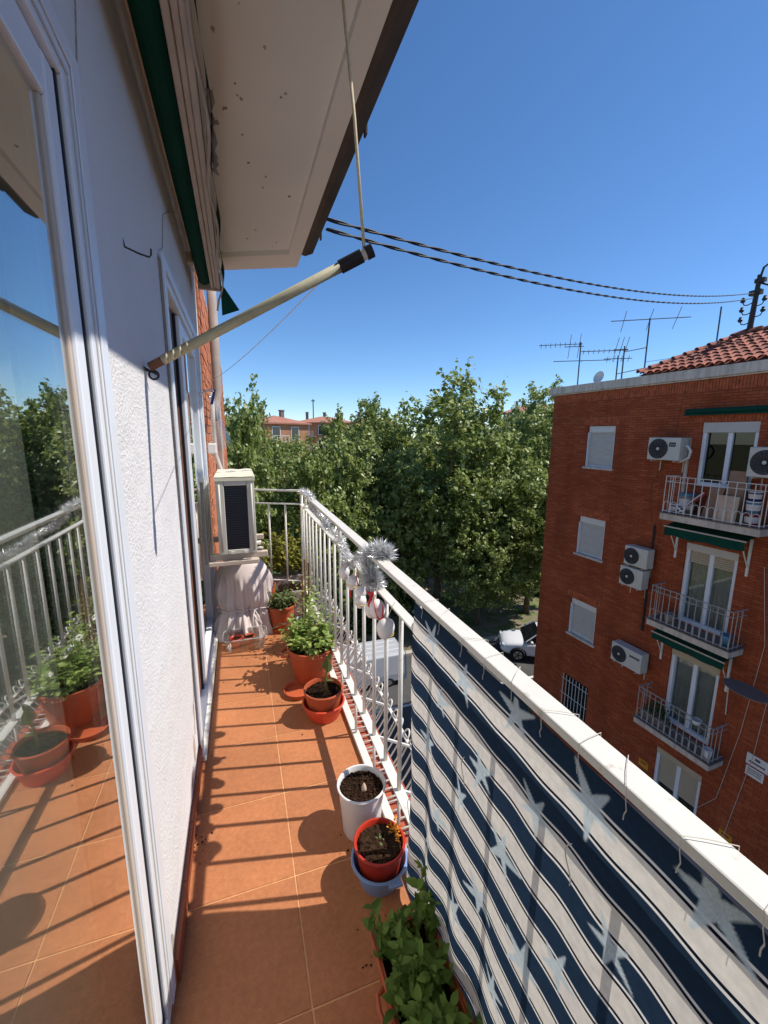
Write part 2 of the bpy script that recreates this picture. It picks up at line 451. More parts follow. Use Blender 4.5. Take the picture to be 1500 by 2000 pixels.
def fabric_mat():
    m = bpy.data.materials.new('striped_cloth')
    m.use_nodes = True
    n, l = m.node_tree.nodes, m.node_tree.links
    b = n['Principled BSDF']
    uv = n.new('ShaderNodeUVMap')
    sp = n.new('ShaderNodeSeparateXYZ')
    l.new(uv.outputs[0], sp.inputs[0])
    dv = n.new('ShaderNodeMath'); dv.operation = 'DIVIDE'
    dv.inputs[1].default_value = 0.104
    l.new(sp.outputs['Y'], dv.inputs[0])
    fr = n.new('ShaderNodeMath'); fr.operation = 'FRACT'
    l.new(dv.outputs[0], fr.inputs[0])
    rp = n.new('ShaderNodeValToRGB')
    rp.color_ramp.interpolation = 'CONSTANT'
    navy = rgb('#263a50') + (1,)
    cream = rgb('#efe9de') + (1,)
    ink = rgb('#141d2e') + (1,)
    white = rgb('#f4f2ec') + (1,)
    els = [(0.0, navy), (0.40, white), (0.445, ink), (0.49, cream), (0.885, ink), (0.93, white), (0.975, navy)]
    while len(rp.color_ramp.elements) < len(els):
        rp.color_ramp.elements.new(0.5)
    for e, (p, c) in zip(rp.color_ramp.elements, els):
        e.position = p
    for e, (p, c) in zip(rp.color_ramp.elements, els):
        e.color = c
    l.new(fr.outputs[0], rp.inputs['Fac'])
    no = n.new('ShaderNodeTexNoise')
    no.inputs['Scale'].default_value = 70
    no.inputs['Detail'].default_value = 6
    l.new(uv.outputs[0], no.inputs['Vector'])
    hs = n.new('ShaderNodeHueSaturation')
    mr = n.new('ShaderNodeMapRange')
    mr.inputs[3].default_value = 0.72
    mr.inputs[4].default_value = 1.2
    l.new(no.outputs['Fac'], mr.inputs[0])
    l.new(mr.outputs[0], hs.inputs['Value'])
    pa = n.new('ShaderNodeAttribute')
    pa.attribute_name = 'print_mask'
    sp2 = n.new('ShaderNodeTexNoise')
    sp2.inputs['Scale'].default_value = 420
    sp2.inputs['Detail'].default_value = 3
    l.new(uv.outputs[0], sp2.inputs['Vector'])
    mr2 = n.new('ShaderNodeMapRange')
    mr2.inputs[1].default_value = 0.35; mr2.inputs[2].default_value = 0.6
    mr2.inputs[3].default_value = 0.78; mr2.inputs[4].default_value = 1.0
    l.new(sp2.outputs['Fac'], mr2.inputs[0])
    mm = n.new('ShaderNodeMath'); mm.operation = 'MULTIPLY'
    l.new(pa.outputs['Fac'], mm.inputs[0]); l.new(mr2.outputs[0], mm.inputs[1])
    mxp = n.new('ShaderNodeMix'); mxp.data_type = 'RGBA'
    l.new(mm.outputs[0], mxp.inputs[0])
    l.new(rp.outputs[0], mxp.inputs[6])
    mxp.inputs[7].default_value = rgb('#ccdade') + (1,)
    l.new(mxp.outputs[2], hs.inputs['Color'])
    l.new(hs.outputs[0], b.inputs['Base Color'])
    b.inputs['Roughness'].default_value = 0.9
    b.inputs['Specular IOR Level'].default_value = 0.1
    wv = n.new('ShaderNodeTexNoise')
    wv.inputs['Scale'].default_value = 600
    l.new(uv.outputs[0], wv.inputs['Vector'])
    bp = n.new('ShaderNodeBump')
    bp.inputs['Strength'].default_value = 0.15
    bp.inputs['Distance'].default_value = 0.002
    l.new(wv.outputs['Fac'], bp.inputs['Height'])
    l.new(bp.outputs[0], b.inputs['Normal'])
    tr = n.new('ShaderNodeBsdfTranslucent')
    l.new(hs.outputs[0], tr.inputs['Color'])
    ms = n.new('ShaderNodeMixShader')
    ms.inputs[0].default_value = 0.32
    l.new(b.outputs[0], ms.inputs[1])
    l.new(tr.outputs[0], ms.inputs[2])
    l.new(ms.outputs[0], n['Material Output'].inputs['Surface'])
    return m
M['cloth'] = fabric_mat()

# ------------------------------------------------------------------ building blocks
class MB:
    def __init__(self):
        self.v, self.f, self.uv = [], [], []
    def add(self, vs, fs):
        o = len(self.v)
        self.v += [tuple(p) for p in vs]
        self.f += [tuple(i + o for i in q) for q in fs]
        return self
    def box(self, x0, x1, y0, y1, z0, z1):
        v = [(x0, y0, z0), (x1, y0, z0), (x1, y1, z0), (x0, y1, z0), (x0, y0, z1), (x1, y0, z1), (x1, y1, z1), (x0, y1, z1)]
        return self.add(v, [(0, 3, 2, 1), (4, 5, 6, 7), (0, 1, 5, 4), (1, 2, 6, 5), (2, 3, 7, 6), (3, 0, 4, 7)])
    def obox(self, c, ax, ay, az):
        """box about c with half-axis vectors"""
        c, ax, ay, az = map(np.array, (c, ax, ay, az))
        v = [c + sx * ax + sy * ay + sz * az for sz in (-1, 1) for sx, sy in ((-1, -1), (1, -1), (1, 1), (-1, 1))]
        return self.add(v, [(0, 3, 2, 1), (4, 5, 6, 7), (0, 1, 5, 4), (1, 2, 6, 5), (2, 3, 7, 6), (3, 0, 4, 7)])
    def bar(self, p0, p1, w, h, up=(0, 0, 1)):
        """rectangular bar from p0 to p1"""
        p0, p1, up = np.array(p0, float), np.array(p1, float), np.array(up, float)
        d = p1 - p0
        L = np.linalg.norm(d)
        d /= L
        s = np.cross(d, up)
        if np.linalg.norm(s) < 1e-6:
            s = np.cross(d, (1, 0, 0))
        s /= np.linalg.norm(s)
        u = np.cross(s, d)
        return self.obox((p0 + p1) / 2, d * L / 2, s * w / 2, u * h / 2)
    def tube(self, pts, r, n=8, cap=True, closed=False):
        pts = [np.array(p, float) for p in pts]
        k = len(pts)
        rr = r if hasattr(r, '__len__') else [r] * k
        rings = []
        prev = None
        for i in range(k):
            if closed:
                t = pts[(i + 1) % k] - pts[i - 1]
            else:
                t = pts[min(i + 1, k - 1)] - pts[max(i - 1, 0)]
            t = t / (np.linalg.norm(t) + 1e-12)
            if prev is None:
                a = np.array((0, 0, 1.0)) if abs(t[2]) < 0.9 else np.array((1.0, 0, 0))
            else:
                a = prev
            s = a - t * (a @ t)
            s /= np.linalg.norm(s) + 1e-12
            prev = s
            b = np.cross(t, s)
            rings.append([pts[i] + rr[i] * (math.cos(q) * s + math.sin(q) * b) for q in np.linspace(0, 2 * math.pi, n, endpoint=False)])
        v = [p for ring in rings for p in ring]
        f = []
        for i in range(k if closed else k - 1):
            i2 = (i + 1) % k
            for j in range(n):
                j2 = (j + 1) % n
                f.append((i * n + j, i * n + j2, i2 * n + j2, i2 * n + j))
        if cap and not closed:
            f.append(tuple(range(n - 1, -1, -1)))
            f.append(tuple((k - 1) * n + j for j in range(n)))
        return self.add(v, f)
    def cyl(self, p0, p1, r, n=12, r1=None):
        return self.tube([p0, p1], [r, r if r1 is None else r1], n)
    def lathe(self, prof, c=(0, 0, 0), n=36, wob=None):
        v, f = [], []
        k = len(prof)
        for r, z in prof:
            for j in range(n):
                a = 2 * math.pi * j / n
                rr = r if wob is None else r * wob(a, z)
                v.append((c[0] + rr * math.cos(a), c[1] + rr * math.sin(a), c[2] + z))
        for i in range(k - 1):
            for j in range(n):
                j2 = (j + 1) % n
                f.append((i * n + j, i * n + j2, (i + 1) * n + j2, (i + 1) * n + j))
        return self.add(v, f)
    def disc(self, c, r, n=30, fn=None, rings=6):
        v = [(c[0], c[1], c[2] + (fn(0, 0) if fn else 0))]
        f = []
        for i in range(1, rings + 1):
            for j in range(n):
                a = 2 * math.pi * j / n
                x, y = r * i / rings * math.cos(a), r * i / rings * math.sin(a)
                v.append((c[0] + x, c[1] + y, c[2] + (fn(x, y) if fn else 0)))
        for j in range(n):
            f.append((0, 1 + j, 1 + (j + 1) % n))
        for i in range(rings - 1):
            for j in range(n):
                a, b = 1 + i * n + j, 1 + i * n + (j + 1) % n
                f.append((a, a + n, b + n, b))
        return self.add(v, f)
    def grid(self, fn, us, vs):
        v = [fn(u, w) for w in vs for u in us]
        nu = len(us)
        f = [(j * nu + i, j * nu + i + 1, (j + 1) * nu + i + 1, (j + 1) * nu + i) for j in range(len(vs) - 1) for i in range(nu - 1)]
        return self.add(v, f)

ORG = {}
def link(o, parent):
    COL.objects.link(o)
    if parent is not None:
        o.parent = parent
    return o

# opposite facade frame: local (e along the facade, o outwards to us, z up)
FA, FD = 0.05, 10.84
FN = np.array((math.cos(FA), math.sin(FA), 0))
FE = np.array((-math.sin(FA), math.cos(FA), 0))
def fw(e, o, z):
    return tuple(FN * (FD - o) + FE * e + np.array((0, 0, z)))

def thing(name, label, cat, org=(0, 0, 0), frame='W', group=None, kind=None):
    o = bpy.data.objects.new(name, None)
    o.empty_display_size = 0.1
    COL.objects.link(o)
    if frame == 'F':
        o.location = fw(*org)
        o.rotation_euler = (0, 0, math.pi / 2 + FA)
    else:
        o.location = org
    ORG[o.name] = org
    if kind:
        o['kind'] = kind
    if label:
        o['label'] = label
    if cat:
        o['category'] = cat
    if group:
        o['group'] = group
    return o

def tag(o, label, cat, group=None):
    o['label'] = label
    o['category'] = cat
    if group:
        o['group'] = group
    return o

def mesh_of(name, b, m, org=(0, 0, 0), smooth=False, uv=None):
    me = bpy.data.meshes.new(name)
    v = np.array(b.v, float) - np.array(org, float)
    me.from_pydata(v.tolist(), [], b.f)
    if m is not None:
        me.materials.append(m)
    if smooth:
        me.shade_smooth()
    if uv is not None:
        ul = me.uv_layers.new(name='UVMap')
        vi = np.zeros(len(me.loops), dtype=np.int32)
        me.loops.foreach_get('vertex_index', vi)
        ul.data.foreach_set('uv', np.array(uv, dtype=np.float32)[vi].ravel())
    me.update()
    return me

def find_org(parent):
    if parent is None:
        return (0, 0, 0)
    return ORG.get(parent.name, (0, 0, 0))

def part(name, b, m, parent=None, smooth=False, uv=None, bevel=0.0, org=None, label=None, kind=None):
    """one mesh object; vertices are given in the frame of its thing"""
    if parent is None:
        og = org if org is not None else (0, 0, 0)
    else:
        og = find_org(parent)
    me = mesh_of(name, b, m, og, smooth, uv)
    o = bpy.data.objects.new(name, me)
    link(o, parent)
    if parent is None:
        o.location = og
    ORG[o.name] = og
    if bevel > 0:
        md = o.modifiers.new('edge', 'BEVEL')
        md.width = bevel
        md.segments = 2
        md.limit_method = 'ANGLE'
        md.angle_limit = math.radians(40)
    if smooth and bevel == 0:
        pass
    if label:
        o['label'] = label
    if kind:
        o['kind'] = kind
    return o

def inst(name, me, parent, mat4):
    o = bpy.data.objects.new(name, me)
    link(o, parent)
    o.matrix_local = mat4
    return o

def copy_tree(o, parent=None):
    c = o.copy()
    COL.objects.link(c)
    c.parent = parent
    for ch in list(o.children):
        copy_tree(ch, c)
    return c

def auto_smooth(o, deg=35):
    me = o.data
    me.shade_smooth()
    try:
        me.set_sharp_from_angle(angle=math.radians(deg))
    except Exception:
        pass
    return o

def struct(name, b, m, **k):
    o = part(name, b, m, None, **k)
    o['kind'] = 'structure'
    return o

# ================================================================== GROUND
GZ = -9.4
b = MB()
b.add([(-700, -700, GZ), (700, -700, GZ), (700, 900, GZ), (-700, 900, GZ)], [(0, 1, 2, 3)])
struct('ground', b, M['earth'])
b = MB()
b.add([(2.2, -40, GZ + .004), (8.8, -40, GZ + .004), (8.8, 12.6, GZ + .004), (2.2, 12.6, GZ + .004)], [(0, 1, 2, 3)])
b.add([(-30, 12.6, GZ + .004), (60, 12.6, GZ + .004), (60, 17.9, GZ + .004), (-30, 17.9, GZ + .004)], [(0, 1, 2, 3)])
struct('road', b, M['asphalt'])
b = MB()
b.box(-0.9, 2.2, -40, 12.6, GZ, GZ + .12)
b.box(8.8, 10.9, -40, 11.9, GZ, GZ + .12)
b.box(10.9, 60, 11.6, 13.2, GZ, GZ + .12)
b.box(-30, 60, 17.9, 18.2, GZ, GZ + .12)
struct('pavement', b, M['pave'])
b = MB()
for x in (3.2, 9.8, 15.2):
    b.box(x, x + .12, 15.0, 18.4, GZ + .006, GZ + .009)
b.box(4.2, 8.6, 14.2, 14.34, GZ + .006, GZ + .009)
b.box(10.2, 40, 14.3, 14.44, GZ + .006, GZ + .009)
struct('road_markings', b, M['line'])
def blob(cx, cy, rx, ry, seed, n=40, z=0.0):
    r = random.Random(seed)
    ph = [r.uniform(0, 6.28) for _ in range(4)]
    pts = []
    for i in range(n):
        a = 2 * math.pi * i / n
        k = 1 + .12 * math.sin(2 * a + ph[0]) + .1 * math.sin(3 * a + ph[1]) + .06 * math.sin(5 * a + ph[2])
        pts.append((cx + rx * k * math.cos(a), cy + ry * k * math.sin(a), GZ + z))
    return pts
b = MB()
for args in ((9, 31, 6, 4.5, 1), (24, 36, 9, 5, 2), (0, 33, 6, 6, 3), (15, 26, 4, 2.2, 7)):
    p = blob(*args, z=.03)
    b.add(p, [tuple(range(len(p)))])
struct('path', b, M['sand'])
b = MB()
for args in ((30, 33, 6, 5, 4), (14, 46, 18, 7, 5), (-6, 30, 6, 6, 6)):
    p = blob(*args, z=.05)
    b.add(p, [tuple(range(len(p)))])
struct('lawn', b, M['lawn'])

# ================================================================== TREES
def leaf_cloud(cent, nrm, size, seed, aspect=0.75, fold=0.25):
    """kite shaped leaves, two triangles each, folded along the rib"""
    r = np.random.default_rng(seed)
    n = len(cent)
    d = r.normal(size=(n, 3))
    d /= np.linalg.norm(d, axis=1)[:, None]
    t = np.cross(nrm, d)
    t /= np.linalg.norm(t, axis=1)[:, None] + 1e-9
    s = np.cross(nrm, t)
    sz = size[:, None]
    a = cent - t * sz * .5
    c = cent + t * sz * .5
    l_ = cent + s * sz * aspect * .5 + nrm * sz * fold * .5 - t * sz * .08
    r_ = cent - s * sz * aspect * .5 + nrm * sz * fold * .5 - t * sz * .08
    v = np.stack([a, l_, c, r_], axis=1).reshape(-1, 3)
    i = np.arange(n) * 4
    tri = np.stack([np.stack([i, i + 2, i + 1], 1), np.stack([i, i + 3, i + 2], 1)], 1).reshape(-1, 3)
    return v, tri

def np_mesh(name, v, tri, m):
    me = bpy.data.meshes.new(name)
    me.vertices.add(len(v))
    me.vertices.foreach_set('co', v.astype(np.float32).ravel())
    me.loops.add(tri.size)
    me.loops.foreach_set('vertex_index', tri.astype(np.int32).ravel())
    me.polygons.add(len(tri))
    me.polygons.foreach_set('loop_start', np.arange(0, tri.size, 3, dtype=np.int32))
    me.polygons.foreach_set('loop_total', np.full(len(tri), 3, dtype=np.int32))
    me.materials.append(m)
    me.update(calc_edges=True)
    me.validate()
    return me

def tree_meshes(seed, h, cr, base, nl, leaf=0.25, lm=None):
    """tapered trunk with limbs; crown of leaf clumps hung on the limb ends"""
    r = np.random.default_rng(seed)
    b = MB()
    fork = h * base
    lean = r.normal(0, .15, 2)
    b.tube([(0, 0, -.1), (lean[0] * .3, lean[1] * .3, fork * .5), (lean[0], lean[1], fork)], [.24, .19, .16], 10)
    lumps = []
    top = np.array((lean[0], lean[1], fork))
    nlimb = 9
    for i in range(nlimb):
        az = 2 * math.pi * (i + r.uniform(-.25, .25)) / nlimb * 1.0
        el = r.uniform(.35, 1.25) if i < nlimb - 2 else r.uniform(1.2, 1.5)
        L = h * (1 - base) * (.5 + .32 * (el / 1.5)) * r.uniform(.85, 1.05)
        if el < 0.8:
            L = min(L, cr * 1.05)
        d = np.array((math.cos(az) * math.cos(el), math.sin(az) * math.cos(el), math.sin(el)))
        pts = [top + np.array((0, 0, -.15))]
        for k in range(1, 6):
            t = k / 5
            p = top + d * L * t + np.array((0, 0, .22 * L * t * t)) * (1 if el < 1 else .1) + r.normal(0, .12, 3) * t
            pts.append(p)
        b.tube(pts, list(np.linspace(.11, .02, 6)), 6)
        for k in range(2, 6):
            for _ in range(2):
                sd = r.normal(size=3)
                sd /= np.linalg.norm(sd)
                sd[2] = abs(sd[2]) * .7
                sl = r.uniform(.7, 1.9) * (1.1 - .1 * k)
                e = pts[k] + sd * sl
                b.tube([pts[k], pts[k] + sd * sl * .5 + (0, 0, .1), e], [.035, .022, .008], 5)
                lumps.append((e, r.uniform(.65, 1.2)))
            lumps.append((pts[k], r.uniform(.6, 1.0)))
    # fill an ellipsoid so that the crown closes, denser towards the rim
    cz = fork + (h - fork) * .42
    for _ in range(95):
        a = r.normal(size=3)
        a /= np.linalg.norm(a)
        rad = r.uniform(.62, 1.0)
        p = np.array((a[0] * cr * rad, a[1] * cr * rad, cz + a[2] * (h - fork) * .5 * rad))
        lumps.append((p, r.uniform(.6, 1.15)))
    ez = np.array((cr, cr, (h - fork) * .56))
    cc = np.array((lean[0], lean[1], h - ez[2] - .1))
    keep = []
    for p, rad in lumps:
        q = (np.array(p) - cc) / (ez - rad * .55)
        d_ = np.linalg.norm(q)
        if d_ > 1:
            p = cc + (np.array(p) - cc) / d_
        keep.append((np.array(p), rad))
    lumps = keep
    w = np.array([q[1] ** 2 for q in lumps])
    cnt = np.maximum(20, (nl * w / w.sum())).astype(int)
    C, N = [], []
    for (p, rad), k in zip(lumps, cnt):
        # a few twigs inside each clump carry its leaves
        nt = max(4, k // 22)
        td = r.normal(size=(nt, 3))
        td /= np.linalg.norm(td, axis=1)[:, None]
        td[:, 2] += .25
        idx = r.integers(0, nt, k)
        u = r.uniform(.15, 1.15, k) ** .8
        c = p + td[idx] * (u * rad)[:, None] * np.array((1, 1, .85)) + r.normal(0, .10, (k, 3))
        nn = (c - p) / rad * .5 + r.normal(0, .5, (k, 3)) + np.array((.3, -.1, .45))
        nn /= np.linalg.norm(nn, axis=1)[:, None]
        C.append(c)
        N.append(nn)
    # loose shoots that break the outline
    for _ in range(40):
        p, rad = lumps[r.integers(0, len(lumps))]
        d = (p - np.array((0, 0, cz)))
        d = d / (np.linalg.norm(d) + .1) + np.array((0, 0, .6)) + r.normal(0, .25, 3)
        d /= np.linalg.norm(d)
        L = r.uniform(.3, .9) + rad * .8
        k = 34
        u = r.uniform(.3, 1, k)
        c = p + d * (u * L)[:, None] + r.normal(0, .13, (k, 3))
        nn = r.normal(0, .6, (k, 3)) + np.array((0, 0, .5))
        nn /= np.linalg.norm(nn, axis=1)[:, None]
        C.append(c)
        N.append(nn)
        b.tube([p, p + d * L * .9], [.012, .004], 4)
    C, N = np.concatenate(C), np.concatenate(N)
    size = r.uniform(.6, 1.25, len(C)) * leaf
    v, tri = leaf_cloud(C, N, size, seed + 9)
    crown = np_mesh('crown', v, tri, lm or M['leaf_tree'])
    trunk = mesh_of('trunk', b, M['bark'], smooth=True)
    return trunk, crown

TREES = [tree_meshes(11, 14.0, 5.0, .24, 30000), tree_meshes(23, 12.9, 4.3, .22, 26000),
         tree_meshes(37, 12.9, 4.5, .26, 26000), tree_meshes(41, 11.8, 4.2, .18, 25000)]
def plane_tree(x, y, k, rot, sc, label):
    t = thing('plane_tree', label, 'tree', (x, y, GZ), group='plane trees in the park')
    t.rotation_euler = (0, 0, rot)
    t.scale = (sc[0], sc[0], sc[1])
    for nm, me in zip(('trunk', 'crown'), TREES[k]):
        o = bpy.data.objects.new(nm, me)
        link(o, t)
        if nm == 'crown':
            o['kind'] = 'stuff'
for a in (
    (11.5, 22.8, 0, 0.3, (1.06, 1.045), 'tallest broad plane tree in the middle, rising above the horizon'),
    (-.8, 20.0, 1, 1.0, (.66, 1.10), 'plane tree standing closest to the white wall and its brick strip'),
    (8.6, 28.0, 2, 2.1, (.85, 1.06), 'plane tree below the brick house with the white balcony, left of the tallest one'),
    (3.7, 21.0, 3, 0.2, (.78, .97), 'low plane tree crown right above the far corner of the balcony railing'),
    (9.6, 32.5, 1, 3.3, (.85, 1.0), 'plane tree between the brick house and the tallest tree, set further back'),
    (14.6, 22.2, 3, 4.0, (.95, 1.02), 'plane tree with a lower crown just right of the tallest one'),
    (20.5, 26.0, 2, 5.0, (1.0, 1.12), 'plane tree beside the far corner of the red brick block'),
    (17.0, 31.0, 0, 2.6, (1.0, .98), 'plane tree behind, between the tallest tree and the red brick block'),
    (26.0, 32.0, 1, 1.7, (1.1, 1.22), 'plane tree whose top peeps over the roof edge of the red brick block'),
    (12.5, 38.0, 2, 0.9, (1.1, .95), 'plane tree in the back row behind the tallest one'),
    (-2.2, 29.0, 0, 4.4, (.9, .92), 'plane tree mostly hidden behind the brick strip of the white wall'),
    (3.0, 37.0, 3, 3.0, (1.1, 1.0), 'plane tree in the back row in front of the brick house'),
    (22.0, 41.0, 0, 5.6, (1.1, .95), 'plane tree in the back row behind the block corner'),
    (16.4, 20.4, 3, 1.9, (.9, .84), 'low plane tree at the street edge above the white car'),
    (12.6, 19.9, 3, 3.7, (.62, .62), 'small plane tree at the street edge in front of the tallest trunk'),
    (8.6, 22.6, 3, 5.2, (.8, .93), 'slim plane tree with a low crown left of the tallest trunk')):
    plane_tree(*a)

# low hedge bushes in the park
def bush_mesh(seed, n, leaf, m):
    r = np.random.default_rng(seed)
    a = r.normal(size=(n, 3))
    a /= np.linalg.norm(a, axis=1)[:, None]
    rad = r.uniform(.55, 1, n)[:, None]
    k = 1 + .2 * np.sin(a[:, :1] * 5 + 1) * np.cos(a[:, 1:2] * 4)
    c = a * rad * k
    c[:, 2] = np.abs(c[:, 2]) * 1.0
    nn = a + r.normal(0, .6, (n, 3))
    nn /= np.linalg.norm(nn, axis=1)[:, None]
    v, t = leaf_cloud(c, nn, r.uniform(.7, 1.3, n) * leaf, seed)
    return np_mesh('bush', v, t, m)
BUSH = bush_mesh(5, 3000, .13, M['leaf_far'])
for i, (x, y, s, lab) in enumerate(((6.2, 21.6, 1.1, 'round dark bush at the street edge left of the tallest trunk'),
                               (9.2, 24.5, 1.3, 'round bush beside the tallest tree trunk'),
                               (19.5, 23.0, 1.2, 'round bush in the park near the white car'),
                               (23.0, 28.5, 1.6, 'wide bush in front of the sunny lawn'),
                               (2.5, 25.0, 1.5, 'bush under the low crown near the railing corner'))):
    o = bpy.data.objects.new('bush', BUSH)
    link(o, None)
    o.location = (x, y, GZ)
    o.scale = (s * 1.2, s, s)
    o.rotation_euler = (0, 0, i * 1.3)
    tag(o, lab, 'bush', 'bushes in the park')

# ================================================================== OPPOSITE BUILDING
F = 'F'
bld = thing('brick_apartment_block', 'red brick apartment block across the street with balconies and tiled roof', 'building', (0, 0, GZ), F)
holes = []   # (e0,e1,z0,z1)
WIN = [(9.02, 10.0, .49, 1.75), (9.04, 10.04, -2.33, -1.08), (9.04, 10.07, -5.13, -3.87)]
GRW = (9.05, 10.05, -8.0, -6.65)
DOORS = [(5.5, 6.66, .27, 1.78), (5.5, 6.66, -3.22, -1.15), (5.5, 6.66, -6.08, -4.0), (5.52, 6.7, -9.1, -6.94)]
holes = WIN + [GRW] + DOORS
def wall_with_holes(b, e0, e1, z0, z1, o, holes):
    es = sorted({e0, e1} | {h[0] for h in holes} | {h[1] for h in holes})
    zs = sorted({z0, z1} | {h[2] for h in holes} | {h[3] for h in holes})
    for i in range(len(es) - 1):
        for j in range(len(zs) - 1):
            ce, cz = (es[i] + es[i + 1]) / 2, (zs[j] + zs[j + 1]) / 2
            if any(h[0] < ce < h[1] and h[2] < cz < h[3] for h in holes):
                continue
            b.add([(es[i], o, zs[j]), (es[i + 1], o, zs[j]), (es[i + 1], o, zs[j + 1]), (es[i], o, zs[j + 1])], [(3, 2, 1, 0)])
    for h in holes:   # reveals
        a, c, d, e = h
        v = [(a, o, d), (c, o, d), (c, o, e), (a, o, e), (a, o - .2, d), (c, o - .2, d), (c, o - .2, e), (a, o - .2, e)]
        b.add(v, [(0, 1, 5, 4), (1, 2, 6, 5), (2, 3, 7, 6), (3, 0, 4, 7)])
E1 = 11.52
b = MB()
wall_with_holes(b, -14, E1, GZ, 2.77, 0, holes)
part('wall', b, M['brick'], bld)
b = MB()
b.add([(E1, 0, GZ), (E1, -9, GZ), (E1, -9, 2.77), (E1, 0, 2.77)], [(0, 1, 2, 3)])
b.add([(-14, -9, GZ), (E1, -9, GZ), (E1, -9, 2.77), (-14, -9, 2.77)], [(0, 1, 2, 3)])
b.add([(-14, 0, GZ), (-14, -9, GZ), (-14, -9, 2.77), (-14, 0, 2.77)], [(3, 2, 1, 0)])
part('wall', b, M['brick_side'], bld)
b = MB()
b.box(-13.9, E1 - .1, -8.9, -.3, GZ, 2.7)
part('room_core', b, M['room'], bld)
b = MB()
b.box(-14.1, E1 + .12, -9.1, .12, 2.80, 3.03)
b.box(-14.05, E1 + .07, -9.05, .07, 2.765, 2.80)
part('cornice', b, M['concrete'], bld, bevel=.012)
# soldier courses: top band and window lintels, joined real bricks
b = MB()
e = 5.0
while e < E1 - .05:
    b.box(e, e + .056, -.02, random.uniform(.010, .018), 2.50, 2.755)
    e += .068
for (a, c, d, z) in WIN + DOORS[:1]:
    e = a - .1
    while e < c + .1:
        b.box(e, e + .056, -.02, random.uniform(.006, .012), z + .02, z + .26)
        e += .068
part('soldier_bricks', b, M['soldier'], bld, kind='stuff')
# windows with roller shutters
for (a, c, d, z) in WIN:
    w = part('window', MB().box(a + .002, c - .002, -.19, -.13, d, z), M['pvc'], bld)
    part('shutter_box', MB().box(a + .004, c - .004, -.15, -.05, z - .2, z - .004), M['shutter_lt'], w, bevel=.008)
    sl = MB()
    zz = d + .06
    while zz < z - .22:
        sl.box(a + .035, c - .035, -.13, -.108 + random.uniform(-.003, .003), zz, zz + .040)
        zz += .05
    part('shutter_slats', sl, M['shutter'], w, bevel=.006)
    part('jamb', MB().box(a + .003, a + .032, -.13, -.015, d, z - .201), M['pvc'], w)
    part('jamb', MB().box(c - .032, c - .003, -.13, -.015, d, z - .201), M['pvc'], w)
    part('sill', MB().box(a - .06, c + .06, -.18, .05, d - .05, d + .012), M['concrete'], w, bevel=.008)
a, c, d, z = GRW
w = part('window', MB().box(a, c, -.19, -.15, d, z), M['carglass'], bld)
g = MB()
for i in range(8):
    e = a + .02 + i * (c - a - .04) / 7
    g.cyl((e, .06, d - .05), (e, .06, z + .02), .011, 6)
for zz in (d + .15, d + .65, z - .15):
    g.bar((a - .05, .06, zz), (c + .05, .06, zz), .03, .008)
part('grille', g, M['white'], w)
# doors
for k, (a, c, d, z) in enumerate(DOORS):
    w = part('balcony_door', MB().box(a, a + .09, -.19, -.05, d, z).box(c - .09, c, -.19, -.05, d, z).box(a + .09, c - .09, -.19, -.05, d, d + .1), M['pvc'], bld, bevel=.006)
    bx = .24 if k == 0 else .18
    part('shutter_box', MB().box(a + .003, c - .003, -.19, -.02, z - bx, z - .003), M['shutter'] if k in (0, 1) else M['shutter_b'], w, bevel=.01)
    mid = (a + c) / 2
    part('stile', MB().box(mid - .05, mid + .05, -.17, -.08, d + .1, z - bx), M['pvc'], w, bevel=.005)
    part('pane', MB().box(a + .09, c - .09, -.14, -.134, d + .1, z - bx), M['glass3'] if k == 0 else M['glass2'], w)
    if k in (1, 2):
        cu = MB()
        us = np.linspace(a + .1, c - .1, 120)
        cu.grid(lambda u, q: (u, -.21 + .018 * math.sin(u * 55) + .006 * math.sin(u * 23 + q), q), us, [d + .1, (d + z) / 2, z - bx])
        part('curtain', cu, M['curtain'], w, smooth=True)
    if k in (1, 3):
        sl = MB()
        zz = z - bx - .05
        zend = z - bx - .32 if k == 1 else z - bx - .85
        while zz > zend:
            sl.box(a + .1, c - .1, -.115, -.09, zz, zz + .043)
            zz -= .05
        part('shutter_slats', sl, M['shutter_b'], w, bevel=.006)
